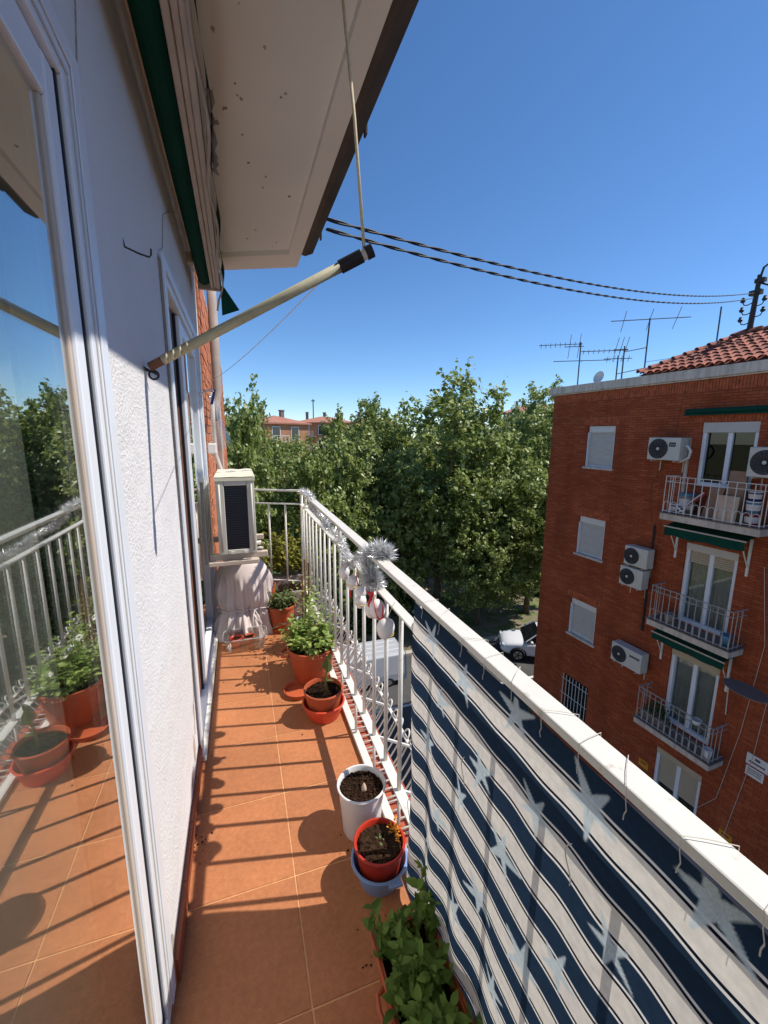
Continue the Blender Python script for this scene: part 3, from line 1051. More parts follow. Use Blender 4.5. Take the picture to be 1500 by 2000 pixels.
# balconies
def balcony(e0, e1, zb, k):
    mw = M['white'] if k == 0 else M['rail_shaded']
    bal = part('balcony', MB().box(e0, e1, .003, .55, zb, zb + .16), M['concrete'], bld, bevel=.012)
    zt = zb + .16
    part('slab_edge', MB().box(e0 - .02, e1 + .02, .003, .575, zt + .001, zt + .02), M['fargrey'], bal)
    ht = .92
    fr = MB()
    path = [(e0 + .04, .02), (e0 + .04, .52), (e1 - .04, .52), (e1 - .04, .02)]
    for p, q in zip(path[:-1], path[1:]):
        fr.bar((p[0], p[1], zt + ht), (q[0], q[1], zt + ht), .035, .014)
        fr.bar((p[0], p[1], zt + ht - .13), (q[0], q[1], zt + ht - .13), .02, .012)
        fr.bar((p[0], p[1], zt + .06), (q[0], q[1], zt + .06), .025, .012)
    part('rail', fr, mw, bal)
    n = 12
    me = None
    sp = (e1 - e0 - .08) / n
    bm_ = MB().cyl((0, 0, .02), (0, 0, ht - .005), .010, 6)
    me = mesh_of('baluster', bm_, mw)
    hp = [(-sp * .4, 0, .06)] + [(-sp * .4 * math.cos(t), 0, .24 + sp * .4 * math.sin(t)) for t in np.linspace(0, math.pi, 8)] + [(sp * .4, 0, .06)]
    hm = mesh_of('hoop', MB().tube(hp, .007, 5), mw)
    og = np.array(find_org(bal))
    for i in range(n + 1):
        o = bpy.data.objects.new('baluster', me); link(o, bal)
        o.location = np.array((e0 + .04 + i * sp, .52, zt)) - og
        if i < n:
            o = bpy.data.objects.new('hoop', hm); link(o, bal)
            o.location = np.array((e0 + .04 + (i + .5) * sp, .52, zt)) - og
    for e in (e0 + .04, e1 - .04):
        for oo in (.19, .36):
            o = bpy.data.objects.new('baluster', me); link(o, bal)
            o.location = np.array((e, oo, zt)) - og
    return bal
balcony(4.93, 7.05, -.59, 0)
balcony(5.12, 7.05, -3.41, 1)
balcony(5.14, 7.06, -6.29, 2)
# downpipe / conduits on the facade
b = MB()
b.tube([(7.5, .03, -.9), (7.5, .03, -2.95), (7.5, .03, -3.9)], .03, 6)
part('downpipe', b, M['iron'], bld)
b = MB()
b.box(6.86, 6.93, .003, .05, -.4, 1.42)
part('cable_trunking', b, M['cream'], bld)

# hip roof with barrel tiles
rf = MB()
ZE = 3.05
def roofz(o):
    return ZE + (-o + .1) * .44
hp_e, hp_o = 7.2, -2.15
# front slope, hip end, back slope
v = [(-14, .1, ZE), (8.4, .1, ZE), (hp_e, hp_o, roofz(hp_o)), (-14, hp_o, roofz(hp_o)), (8.4, -4.4, ZE), (-14, -4.4, ZE)]
rf.add(v, [(0, 1, 2, 3)[::-1], (1, 4, 2), (4, 5, 3, 2)])
roof = part('roof', rf, M['rooftile'], bld)
tl = MB()
L = .36
us = np.linspace(0, math.pi, 7)
tl.grid(lambda u, w: (-.095 * math.cos(u) * (1 - .12 * w), -w * L, .06 * math.sin(u) * (1 - .12 * w) + .03 - .03 * w), us, [0, .5, 1])
tl.grid(lambda u, w: (-.082 * math.cos(u) * (1 - .12 * w), -w * L, .047 * math.sin(u) * (1 - .12 * w) + .03 - .03 * w), us, [1, .5, 0])
nn0 = 7
tl.f += [(i, i + 1, 3 * nn0 + 2 * nn0 + i + 1, 3 * nn0 + 2 * nn0 + i) for i in range(nn0 - 1)]
tme = mesh_of('roof_tile', tl, M['rooftile'], smooth=True)
slope = math.atan(.44)
og = np.array(find_org(roof))
cnt = 0
e = 8.25
while e > 4.6 and cnt < 290:
    for r_ in range(8):
        s = r_ * .30
        o_ = .13 - s * math.cos(slope)
        if (8.4 - e) < (-(o_) + .1) * (8.4 - hp_e) / (.1 - hp_o):
            continue
        if o_ < hp_o + .1:
            continue
        o = bpy.data.objects.new('tile', tme)
        link(o, roof)
        o.location = np.array((e, o_, roofz(o_) + .012)) - og
        o.rotation_euler = (-slope, random.uniform(-.03, .03), random.uniform(-.03, .03))
        cnt += 1
    e -= .205
# hip cover tiles
hv = np.array((hp_e - 8.4, hp_o - .1, roofz(hp_o) - ZE))
hl = np.linalg.norm(hv)
hvn = hv / hl
q = Vector(hvn).to_track_quat('-Y', 'Z')
k = 0.0
while k < hl:
    o = bpy.data.objects.new('ridge_tile', tme)
    link(o, roof)
    o.location = np.array((8.4, .1, ZE)) + hvn * k + np.array((0, 0, .03)) - og
    o.rotation_euler = q.to_euler()
    o.scale = (1.2, 1, 1.5)
    k += .3
e = hp_e
while e > 4.3:
    o = bpy.data.objects.new('ridge_tile', tme)
    link(o, roof)
    o.location = np.array((e, hp_o, roofz(hp_o) + .02)) - og
    o.rotation_euler = (0, 0, math.pi / 2)
    o.scale = (1.3, 1, 1.6)
    e -= .3

# air conditioners on the facade
def ac_unit(name, label, e0, e1, z0, z1, dep, fan_e, fr, badge=None, mt='ac', o0=.1, recess='fargrey', frame=F, grp='air conditioners on the red brick facade'):
    t = thing(name, label, 'air conditioner', ((e0 + e1) / 2, o0, z0), frame, group=grp)
    part('casing', MB().box(e0, e1, o0, o0 + dep, z0, z1), M[mt], t, bevel=.018)
    zc = (z0 + z1) / 2
    fo = o0 + dep
    fg = MB()
    fg.add([(fan_e + fr * math.cos(a), fo + .003, zc + fr * math.sin(a)) for a in np.linspace(0, 2 * math.pi, 28, endpoint=False)], [tuple(range(28))[::-1]])
    part('fan_recess', fg, M['ac_grey'], t)
    gr = MB()
    for rr in np.linspace(fr * .25, fr, 7):
        gr.tube([(fan_e + rr * math.cos(a), fo + .012, zc + rr * math.sin(a)) for a in np.linspace(0, 2 * math.pi, 24, endpoint=False)], .0045, 4, closed=True)
    for a in np.linspace(0, 2 * math.pi, 16, endpoint=False):
        gr.tube([(fan_e, fo + .012, zc), (fan_e + fr * math.cos(a), fo + .012, zc + fr * math.sin(a))], .0035, 4)
    part('fan_grille', gr, M['coil'], t)
    part('fan_hub', MB().cyl((fan_e, fo + .004, zc), (fan_e, fo + .022, zc), fr * .16, 14), M['ac'], t)
    if badge:
        part('badge', MB().box(badge[0], badge[1], fo + .002, fo + .006, badge[2], badge[3]), M[badge[4]], t)
        if badge[4] == 'dark':
            lt = MB()
            be, bz = badge[0], (badge[2] + badge[3]) / 2
            wd = (badge[1] - badge[0])
            for i in range(4):
                x = badge[1] - wd * (.16 + .2 * i)
                lt.box(x - wd * .12, x - wd * .09, fo + .006, fo + .008, bz - .018, bz + .018)
                lt.box(x - wd * .03, x, fo + .006, fo + .008, bz - .018, bz + .018)
                lt.box(x - wd * .09, x - wd * .03, fo + .006, fo + .008, bz + (.010 if i % 2 else -.018), bz + (.018 if i % 2 else -.010))
            part('lettering', lt, M['signwhite'], t)
    for e in (e0 + .12, e1 - .12):
        br = MB()
        br.bar((e, .004, z0 - .02), (e, o0 + dep, z0 - .02), .03, .03)
        br.bar((e, .015, z0 - .035), (e, .015, z0 - .3), .03, .012, up=(0, 1, 0))
        part('bracket', br, M['cream'], t)
    return t
sc = (FD - .4) / FD
ac_unit('air_conditioner', 'white air conditioner with round fan and black badge left of the top balcony', 6.86, 7.68, .86, 1.42, .30, 7.40, .245, (6.97, 7.13, 1.20, 1.30, 'dark'))
ac_unit('air_conditioner', 'air conditioner with round fan above the top balcony at the right edge of the photo', 4.55, 5.42, .62, 1.24, .30, 5.12, .25)
ac_unit('air_conditioner', 'grey air conditioner above another one, between windows and middle balcony', 7.35, 8.02, -2.05, -1.52, .28, 7.8, .22, None, 'ac')
ac_unit('air_conditioner', 'air conditioner directly below another one, left of the middle balcony railing', 7.42, 8.10, -2.66, -2.12, .28, 7.86, .22, None, 'ac')
ac_unit('air_conditioner', 'air conditioner with shaded top standing alone above the lowest balcony', 7.15, 8.08, -4.98, -4.42, .30, 7.82, .23, (7.2, 7.5, -4.62, -4.56, 'ac_grey'))
# insulated hose loop of the first unit
t = part('coiled_hose', MB().tube([fw(6.86, .25, 1.2), fw(6.74, .3, 1.22), fw(6.66, .3, 1.1), fw(6.7, .28, .95), fw(6.86, .25, .86), fw(6.98, .2, .82)], .028, 8), M['signwhite'], None, smooth=True, org=fw(6.8, .28, .82))
tag(t, 'thick white hose looping beside the air conditioner with black badge', 'hose')

# awnings of the facade
def awn(label, e0, e1, z, dep, drop, arms):
    t = thing('awning', label, 'awning', ((e0 + e1) / 2, 0, z), F, group='green awnings on the red brick facade')
    us = np.linspace(e0, e1, 40)
    c = MB()
    c.grid(lambda u, w: (u, .05 + dep * w, z - .10 * w), us, [0, .5, 1])
    c.grid(lambda u, w: (u, .05 + dep + .008 * math.sin(u * 9), z - .10 - (drop + .035 * abs(math.sin((u - e0) * 4.2))) * w), us, [0, .5, 1])
    part('canvas', c, M['green'], t, smooth=True)
    part('roller', MB().cyl((e0 - .03, .05, z + .015), (e1 + .03, .05, z + .015), .04, 12), M['green'], t)
    part('front_bar', MB().bar((e0 - .02, .05 + dep, z - .10), (e1 + .02, .05 + dep, z - .10), .03, .03), M['cream'], t)
    for e in arms:
        part('arm', MB().tube([(e, .03, z - .75), (e, .05 + dep * .9, z - .12)], .013, 6), M['white'], t)
        part('arm_foot', MB().box(e - .025, e + .025, .003, .03, z - .95, z - .1), M['white'], t)
    return t
awn('green canvas awning pulled out under the top balcony', 5.2, 6.95, -.66, .4, .2, (5.3, 6.88))
awn('dark green awning under the middle balcony above net curtains', 5.25, 6.95, -3.50, .36, .17, (5.32, 6.9))
t = thing('awning', 'rolled-up dark green awning above the top balcony door', 'awning', (6, 0, 2.0), F, group='green awnings on the red brick facade')
part('roller', MB().cyl((4.2, .1, 2.04), (7.02, .1, 2.04), .06, 12), M['green'], t)
part('front_bar', MB().bar((4.2, .12, 1.96), (7.05, .12, 1.96), .05, .04), M['green'], t)
# blue-grey drying board held out beside lower awning
t = thing('small_awning_board', 'dark grey oval board sticking out beside the middle balcony awning', 'board', (5.0, .5, -4.2), F)
p = [(4.75 + .42 * math.cos(a), .45 + .3 * math.sin(a), -3.95 + .03 * math.cos(a)) for a in np.linspace(0, 2 * math.pi, 24, endpoint=False)]
b = MB().add(p + [(q_[0], q_[1], q_[2] - .02) for q_ in p], [tuple(range(24)), tuple(range(47, 23, -1))] + [(i, 24 + i, 24 + (i + 1) % 24, (i + 1) % 24) for i in range(24)])
part('board', b, M['fargrey'], t)
part('strut', MB().tube([(5.25, .01, -5.0), (5.1, .4, -4.0)], .012, 6), M['white'], t)

# wires pinned to the brick
for pts, lab in (
    ([(7.15, .02, 2.75), (7.2, .03, 2.3), (7.3, .02, 1.45)], 'thin brown wire hanging from the roof edge to the badge air conditioner'),
    ([(7.45, .02, .8), (7.72, .03, .2), (7.7, .03, -.5), (7.5, .02, -1.0)], 'thin brown wire bowing down the brick left of the top balcony'),
    ([(5.0, .02, -1.3), (4.75, .03, -3.0), (4.9, .03, -5.2), (5.15, .02, -7.2), (5.5, .02, -7.8)], 'pale wire running down the brick right of the balconies'),
    ([(4.75, .02, -1.3), (4.5, .03, -3.4), (4.6, .03, -5.6), (4.95, .02, -8.6)], 'second pale wire running down the brick, nearer the right edge')):
    P = [fw(*p) for p in pts]
    P = [np.array(p) for p in P]
    dense = []
    for i in range(len(P) - 1):
        for s_ in np.linspace(0, 1, 5, endpoint=False):
            dense.append(P[i] * (1 - s_) + P[i + 1] * s_)
    dense.append(P[-1])
    t = part('wall_wire', MB().tube(dense, .0065, 5), M['cream'] if 'pale' in lab else M['cane'], None, org=tuple(P[-1]))
    tag(t, lab, 'wire', 'wires on the red brick facade')
# signs
t = thing('wall_sign', 'white alarm plate with dark marks on the brick at the right edge', 'sign', (4.55, .01, -6.0), F)
part('plate', MB().box(4.3, 4.72, .004, .02, -5.85, -5.58), M['signwhite'], t)
part('plate', MB().box(4.36, 4.70, .004, .02, -6.12, -5.89), M['signwhite'], t)
mk = MB()
mk.box(4.46, 4.56, .02, .023, -5.69, -5.63)
mk.box(4.36, 4.66, .02, .023, -5.78, -5.74)
for zz in (-5.95, -6.0, -6.05):
    mk.box(4.40, 4.66, .02, .023, zz, zz + .018)
part('print', mk, M['ac_grey'], t)
for e, z, lab in ((6.98, -7.75, 'small yellow plate on the brick below the lowest balcony'), (4.85, -8.0, 'small yellow plate low on the brick near the white railing cap')):
    t = thing('meter_plate', lab, 'plate', (e, .01, z), F, group='yellow plates on the brick')
    part('plate', MB().box(e - .14, e + .14, .004, .02, z - .11, z + .11), M['signyellow'], t)
    part('print', MB().box(e - .08, e + .08, .02, .023, z + .01, z + .06), M['redtub'], t)

# clutter on the top balcony (floor of slab at -.41)
BZ = -.41
def lidpail(name, label, e, o, z, r, h, m1, m2, cat='paint bucket', grp='paint buckets on the top balcony'):
    t = thing(name, label, cat, (e, o, z), F, group=grp)
    part('bucket', MB().lathe([(.001, 0), (r * .86, 0), (r, h * .95), (r * .9, h * .95)], (e, o, z), 20), M[m1], t, smooth=True)
    part('lid', MB().lathe([(r * 1.05, h * .9), (r * 1.06, h), (.001, h)], (e, o, z), 20), M[m2], t)
    part('label_band', MB().lathe([(r * .905, h * .25), (r * .985, h * .75)], (e, o, z), 20), M['signwhite'] if m1 != 'whitepot' else M['ac_grey'], t)
lidpail('paint_bucket', 'wine red paint bucket at the bottom of the stack on the top balcony', 5.22, .33, BZ, .13, .26, 'redtub', 'redtub')
lidpail('paint_bucket', 'blue paint bucket in the middle of the stack on the top balcony', 5.22, .33, BZ + .265, .13, .26, 'bluepaint', 'whitepot')
lidpail('paint_bucket', 'navy paint bucket topmost in the stack on the top balcony', 5.22, .33, BZ + .53, .12, .2, 'navytub', 'whitepot')
lidpail('paint_bucket', 'small navy bucket with white lid at the left end of the top balcony', 6.82, .36, BZ, .10, .22, 'navytub', 'whitepot')
lidpail('bin', 'grey lidded bin at the left end of the top balcony', 6.62, .25, BZ, .17, .5, 'greypot', 'bluepaint', 'bin', None)
t = thing('wooden_board', 'pale board leaning inside the top balcony railing', 'board', (5.65, .45, BZ), F)
part('board', MB().obox((5.66, .45, BZ + .29), (.22, 0, 0), (0, .012, 0), (0, -.03, .29)), M['board'], t)
t = thing('cardboard_sheet', 'tall brown cardboard sheet standing behind the pale board', 'cardboard', (5.6, .3, BZ), F)
part('sheet', MB().obox((5.62, .30, BZ + .5), (.17, 0, 0), (0, .012, 0), (0, -.05, .62)), M['cardboard'], t)
t = thing('cardboard_sheet', 'brown cardboard flat leaning in the middle of the top balcony', 'cardboard', (6.0, .3, BZ), F)
part('sheet', MB().obox((6.02, .30, BZ + .36), (.14, 0, 0), (0, .012, 0), (-.05, -.05, .36)), M['cardboard'], t)
t = thing('football', 'black and white football on the top balcony floor', 'ball', (6.62, .44, BZ), F)
sph = MB().lathe([(.1 * math.sin(a), .1 - .1 * math.cos(a)) for a in np.linspace(0.01, math.pi - .01, 11)], (6.62, .44, BZ), 16)
part('ball', sph, M['whitepot'], t, smooth=True)
pt = MB()
for az, el in ((1.57, 0), (.9, .4), (2.3, .5), (1.2, -.6), (2.1, -.5), (1.6, 1.1)):
    n_ = np.array((math.cos(az) * math.cos(el), math.sin(az) * math.cos(el), math.sin(el)))
    tt = np.cross(n_, (0, 0, 1)); tt /= np.linalg.norm(tt)
    bb = np.cross(n_, tt)
    c_ = np.array((6.62, .44, BZ + .1)) + n_ * .1005
    pt.add([c_ + .033 * (math.cos(q_) * tt + math.sin(q_) * bb) for q_ in np.linspace(0, 2 * math.pi, 5, endpoint=False)], [(0, 1, 2, 3, 4)])
part('black_patch', pt, M['dark'], t)
t = thing('folded_parasol', 'red and white striped folded parasol leaning on the top balcony', 'parasol', (6.3, .35, BZ), F)
part('cloth', MB().tube([(6.5, .4, BZ + .25), (6.3, .36, BZ + .45), (6.2, .33, BZ + .56)], [.03, .06, .04], 10), M['redtub'], t)
part('stripe', MB().tube([(6.505, .43, BZ + .25), (6.3, .41, BZ + .47), (6.2, .37, BZ + .58)], .018, 6), M['signwhite'], t)
# small things on the lower balconies
for (e, o, z, r, m_, lab) in ((5.35, .3, -3.23, .11, 'bluepaint', 'teal tub on the middle balcony behind the railing'),
                             (6.6, .35, -3.23, .12, 'greypot', 'grey round pot at the left end of the middle balcony'),
                             (5.3, .38, -6.11, .10, 'whitepot', 'white pot at the right end of the lowest balcony')):
    t = thing('tub', lab, 'tub', (e, o, z), F)
    part('body', MB().lathe([(.001, 0), (r * .8, 0), (r, .26), (r * .88, .26), (r * .8, .2), (.001, .2)], (e, o, z), 18), M[m_], t, smooth=True)
t = thing('window_box', 'dark potted plants hanging on the lowest balcony railing', 'plants', (6.7, .3, -6.11), F)
part('box', MB().box(6.35, 6.95, .2, .4, -6.11, -5.85), M['fargrey'], t, bevel=.01)
lv = bush_mesh(77, 260, .2, M['leaf_far'])
o = bpy.data.objects.new('foliage', lv); link(o, t)
o.location = np.array((6.65, .3, -5.85)) - np.array((6.7, .3, -6.11)); o.scale = (.34, .2, .35)
t = thing('bowl', 'white bowl hanging on the lowest balcony rail', 'bowl', (5.6, .5, -5.35), F)
part('body', MB().lathe([(.001, 0), (.07, 0), (.11, .12), (.1, .12), (.06, .02), (.001, .02)], (5.55, .52, -5.33), 18), M['signwhite'], t, smooth=True)

# antennas on the flat part of the roof
RZ = 3.03
def yagi(label, e, o, h, segs, lean=0.0, stays=True):
    t = thing('antenna', label, 'antenna', (e, o, RZ), F, group='aerials on the block roof')
    part('mast', MB().tube([(e, o, RZ - .05), (e + lean, o, RZ + h)], .022, 6), M['antenna'], t)
    bd = np.array((.66, .75, 0))
    td = np.array((-.75, .66, 0))
    for (zz, l0, l1, nel, el) in segs:
        c0 = np.array((e + lean, o, RZ + zz))
        part('boom', MB().tube([c0 + bd * l0, c0 + bd * l1 + (0, 0, .02 * (l1 - l0))], .013, 5), M['antenna'], t)
        for i in range(nel):
            x = l0 + (l1 - l0) * (i + .5) / nel
            cc = c0 + bd * x
            ww = td * el + np.array((0, 0, el * .6))
            part('element', MB().tube([cc - ww, cc + ww], .008, 4), M['antenna'], t)
    return t
yagi('leftmost roof aerial with a long toothed boom', 11.55, -1.0, 1.55, [(1.5, -.05, 1.35, 9, .1), (1.42, -.1, .5, 2, .5)])
yagi('tallest roof aerial with a wide horizontal boom', 9.1, -1.0, 1.75, [(1.7, -1.0, 1.0, 3, .35)])
yagi('middle roof aerial with a slanted comb boom beside the tallest one', 9.75, -.9, 1.1, [(.98, -.1, 1.2, 9, .08), (1.0, -.1, .3, 3, .45)])
yagi('short thin aerial mast near the small dish', 10.2, -1.2, .92, [(.82, -.4, .4, 4, .12), (.8, .2, 1.9, 1, .03)])
yagi('bare thin mast behind the tiled slope', 8.2, -2.6, 2.0, [])
t = thing('aerial_link', 'thin crossbars tying the middle aerial to the tallest one', 'bar', (9.4, -1, RZ + .5), F)
part('crossbar', MB().tube([(9.1, -1, RZ + .95), (9.75, -.9, RZ + .93)], .012, 5), M['antenna'], t)
part('crossbar', MB().tube([(9.1, -1, RZ + .38), (10.2, -1.2, RZ + .36)], .012, 5), M['antenna'], t)
t = thing('satellite_dish', 'small grey dish sitting on the roof edge between aerials', 'dish', (10.0, -.3, RZ), F)
b = MB()
for i in range(9):
    pass
b.lathe([(.001, 0), (.08, .01), (.15, .035), (.19, .07), (.185, .075), (.15, .04), (.001, .008)], (0, 0, 0), 24)
rot = Matrix.Rotation(math.radians(-75), 3, 'X')
b.v = [tuple(np.array(rot @ Vector(p)) + np.array((10.0, -.3, RZ + .17))) for p in b.v]
part('bowl', b, M['dish'], t, smooth=True)
part('foot', MB().cyl((10.0, -.32, RZ - .02), (10.0, -.3, RZ + .16), .02, 6), M['antenna'], t)
t = thing('guy_wire', 'thin guy wire from the tiled roof to the aerials', 'wire', fw(9, -1, 3.6))
part('wire', MB().tube([np.array(fw(9.1, -1, RZ + .55)), np.array(fw(8.0, -1.6, RZ + .62)), np.array(fw(6.7, -2.1, 4.02))], .006, 4), M['antenna'], t)

# pole with insulators on the roof ridge
PE, PO, PZ = 7.18, -2.15, 3.98
POLE_TOP = 5.45
t = thing('utility_pole', 'black iron pole with curled insulator hooks on the tiled roof', 'pole', (PE, PO, PZ), F)
part('post', MB().tube([(PE, PO, PZ - .1), (PE - .06, PO, POLE_TOP)], [.07, .05], 10), M['iron'], t)
part('foot_plate', MB().lathe([(.16, -.05), (.13, .05), (.07, .1)], (PE, PO, PZ), 12), M['iron'], t)
for i, (s_, zz) in enumerate(((1, .38), (1, .62), (1, .85), (-1, .52), (-1, .78))):
    hk = [(PE - .03, PO, PZ + zz), (PE + s_ * .12, PO, PZ + zz - .05), (PE + s_ * .2, PO, PZ + zz - .03), (PE + s_ * .24, PO, PZ + zz + .05)]
    h_ = part('hook', MB().tube(hk, .014, 6), M['iron'], t)
    part('insulator', MB().lathe([(.02, 0), (.05, .02), (.055, .06), (.03, .09), (.035, .12), (.001, .14)], (PE + s_ * .24, PO, PZ + zz + .03), 10), M['black'], h_)
part('clamp', MB().box(PE - .16, PE + .1, PO - .07, PO + .07, PZ + 1.0, PZ + 1.12), M['iron'], t, bevel=.01)
part('clamp', MB().box(PE - .2, PE + .02, PO - .06, PO + .06, PZ + 1.28, PZ + 1.38), M['iron'], t, bevel=.01)
part('cable_loop', MB().tube([(PE - .05, PO, PZ + 1.3), (PE - .12, PO, PZ + 1.62), (PE - .3, PO, PZ + 1.72), (PE - .45, PO, PZ + 1.5), (PE - .55, PO, PZ + 1.2), (PE - .9, PO, PZ + 1.0)], .028, 6), M['black'], t, smooth=True)
part('side_cable', MB().tube([(PE - .05, PO, PZ + 1.3), (PE - .4, PO - .1, PZ + 1.1), (PE - 1.0, PO - .3, PZ + .7)], .025, 6), M['black'], t)

# the two twisted cables across the street
def twisted(p0, p1, sag, r, off, label, turns=28):
    p0, p1 = np.array(p0), np.array(p1)
    d = (p1 - p0) / np.linalg.norm(p1 - p0)
    s = np.cross(d, (0, 0, 1)); s /= np.linalg.norm(s)
    u = np.cross(s, d)
    t = thing('twisted_cable', label, 'cable', tuple(p0), group='overhead cables')
    N = turns * 8
    for ph in (0, math.pi):
        pts = []
        for i in range(N + 1):
            q_ = i / N
            c_ = p0 + (p1 - p0) * q_ - np.array((0, 0, 4 * sag * q_ * (1 - q_) * (1 - .35 * (q_ - .5))))
            a = 2 * math.pi * turns * q_ + ph
            pts.append(c_ + off * (math.cos(a) * s + math.sin(a) * u))
        part('strand', MB().tube(pts, r, 5), M['black'], t, smooth=True)
CE = np.array(fw(PE - .03, PO, PZ + 1.02))
twisted((.57, 2.73, 2.70), CE + (0, 0, .04), .235, .0062, .0064, 'upper black twisted cable crossing the sky to the roof pole')
twisted((.57, 2.73, 2.645), CE + (0, 0, -.08), .265, .0062, .0064, 'lower black twisted cable crossing the sky to the roof pole')

# ================================================================== FAR BUILDINGS
def far_house(label, x, y, w, dp, zt, rz, m, rot=0, chim=2, bal=True):
    t = thing('distant_house', label, 'house', (x, y, GZ))
    t.rotation_euler = (0, 0, rot)
    O = np.array((x, y, GZ))
    def loc(bm_):
        bm_.v = [tuple(np.array(p) + O) for p in bm_.v]
        return bm_
    hgt = zt - GZ
    part('wall', loc(MB().box(-w / 2, w / 2, 0, dp, 0, hgt)), M[m], t)
    b = MB()
    ov = .4
    rr = rz
    b.add([(-w / 2 - ov, -ov, hgt + .05), (w / 2 + ov, -ov, hgt + .05), (w / 2 + ov, dp + ov, hgt + .05), (-w / 2 - ov, dp + ov, hgt + .05),
           (-w / 2 + dp / 2, dp / 2, hgt + rr), (w / 2 - dp / 2, dp / 2, hgt + rr)], [(0, 1, 5, 4), (1, 2, 5), (2, 3, 4, 5), (3, 0, 4), (3, 2, 1, 0)])
    b.box(-w / 2 - ov, w / 2 + ov, -ov, dp + ov, hgt - .15, hgt + .04)
    r_ = part('roof', loc(b), M['farroof'], t)
    for i in range(chim):
        cx = -w / 2 + w * (i + .6) / (chim + .2)
        part('chimney', loc(MB().box(cx - .3, cx + .3, dp * .55, dp * .55 + .6, hgt + rr * .4, hgt + rr + .8).box(cx - .38, cx + .38, dp * .55 - .08, dp * .55 + .68, hgt + rr + .8, hgt + rr + .95)), M['fargrey'], r_)
    for fl in range(2):
        z1 = hgt - .5 - fl * 3
        for i in range(int(w // 3.2)):
            cx = -w / 2 + 1.9 + i * 3.2
            wd = part('window', loc(MB().box(cx - .7, cx + .7, -.05, .02, z1 - 2.0, z1)), M['pvc'], t)
            part('pane', loc(MB().box(cx - .6, cx + .6, -.07, -.05, z1 - 1.9, z1 - .1)), M['carglass'], wd)
            if bal and i % 2 == 0:
                bb = part('balcony', loc(MB().box(cx - 1.5, cx + 1.5, -1.2, -.06, z1 - 2.35, z1 - 2.2)), M['signwhite'], t)
                rl = MB()
                rl.box(cx - 1.5, cx + 1.5, -1.22, -1.17, z1 - 1.35, z1 - 1.28)
                for k in range(13):
                    xx = cx - 1.5 + k * .25
                    rl.box(xx - .03, xx + .03, -1.21, -1.18, z1 - 2.2, z1 - 1.35)
                part('railing', loc(rl), M['signwhite'], bb)
    return t
far_house('distant brick house with terracotta hip roof and white balcony above the trees', 7.2, 66, 7.5, 7.6, 3.1, 1.25, 'farbrick', rot=.42)
far_house('distant house with grey-red roof and chimneys right of the brick house', 17.5, 88, 12, 10, 3.9, 1.4, 'farbrick', rot=-.15, chim=3)
far_house('distant house with red roof showing left of the tallest tree', 29.0, 92, 12, 10, 3.6, 2.2, 'fargrey', rot=-.2, chim=2)
far_house('distant house whose roof shows between the tallest tree and the block', 66, 82, 16, 10, 6.8, 2.0, 'fargrey', rot=-.6, chim=3)
far_house('distant house at the far left horizon beside the wall', -6, 80, 16, 10, 2.8, 1.6, 'farbrick', rot=.05, chim=2)
t = thing('radio_mast', 'thin distant mast on the horizon above the chimneys', 'mast', (17.0, 100, GZ))
part('mast', MB().tube([(17, 100, GZ), (17, 100, 9.5)], .12, 6), M['antenna'], t)
part('head', MB().box(16.6, 17.4, 99.8, 100.2, 9.0, 9.2), M['antenna'], t)

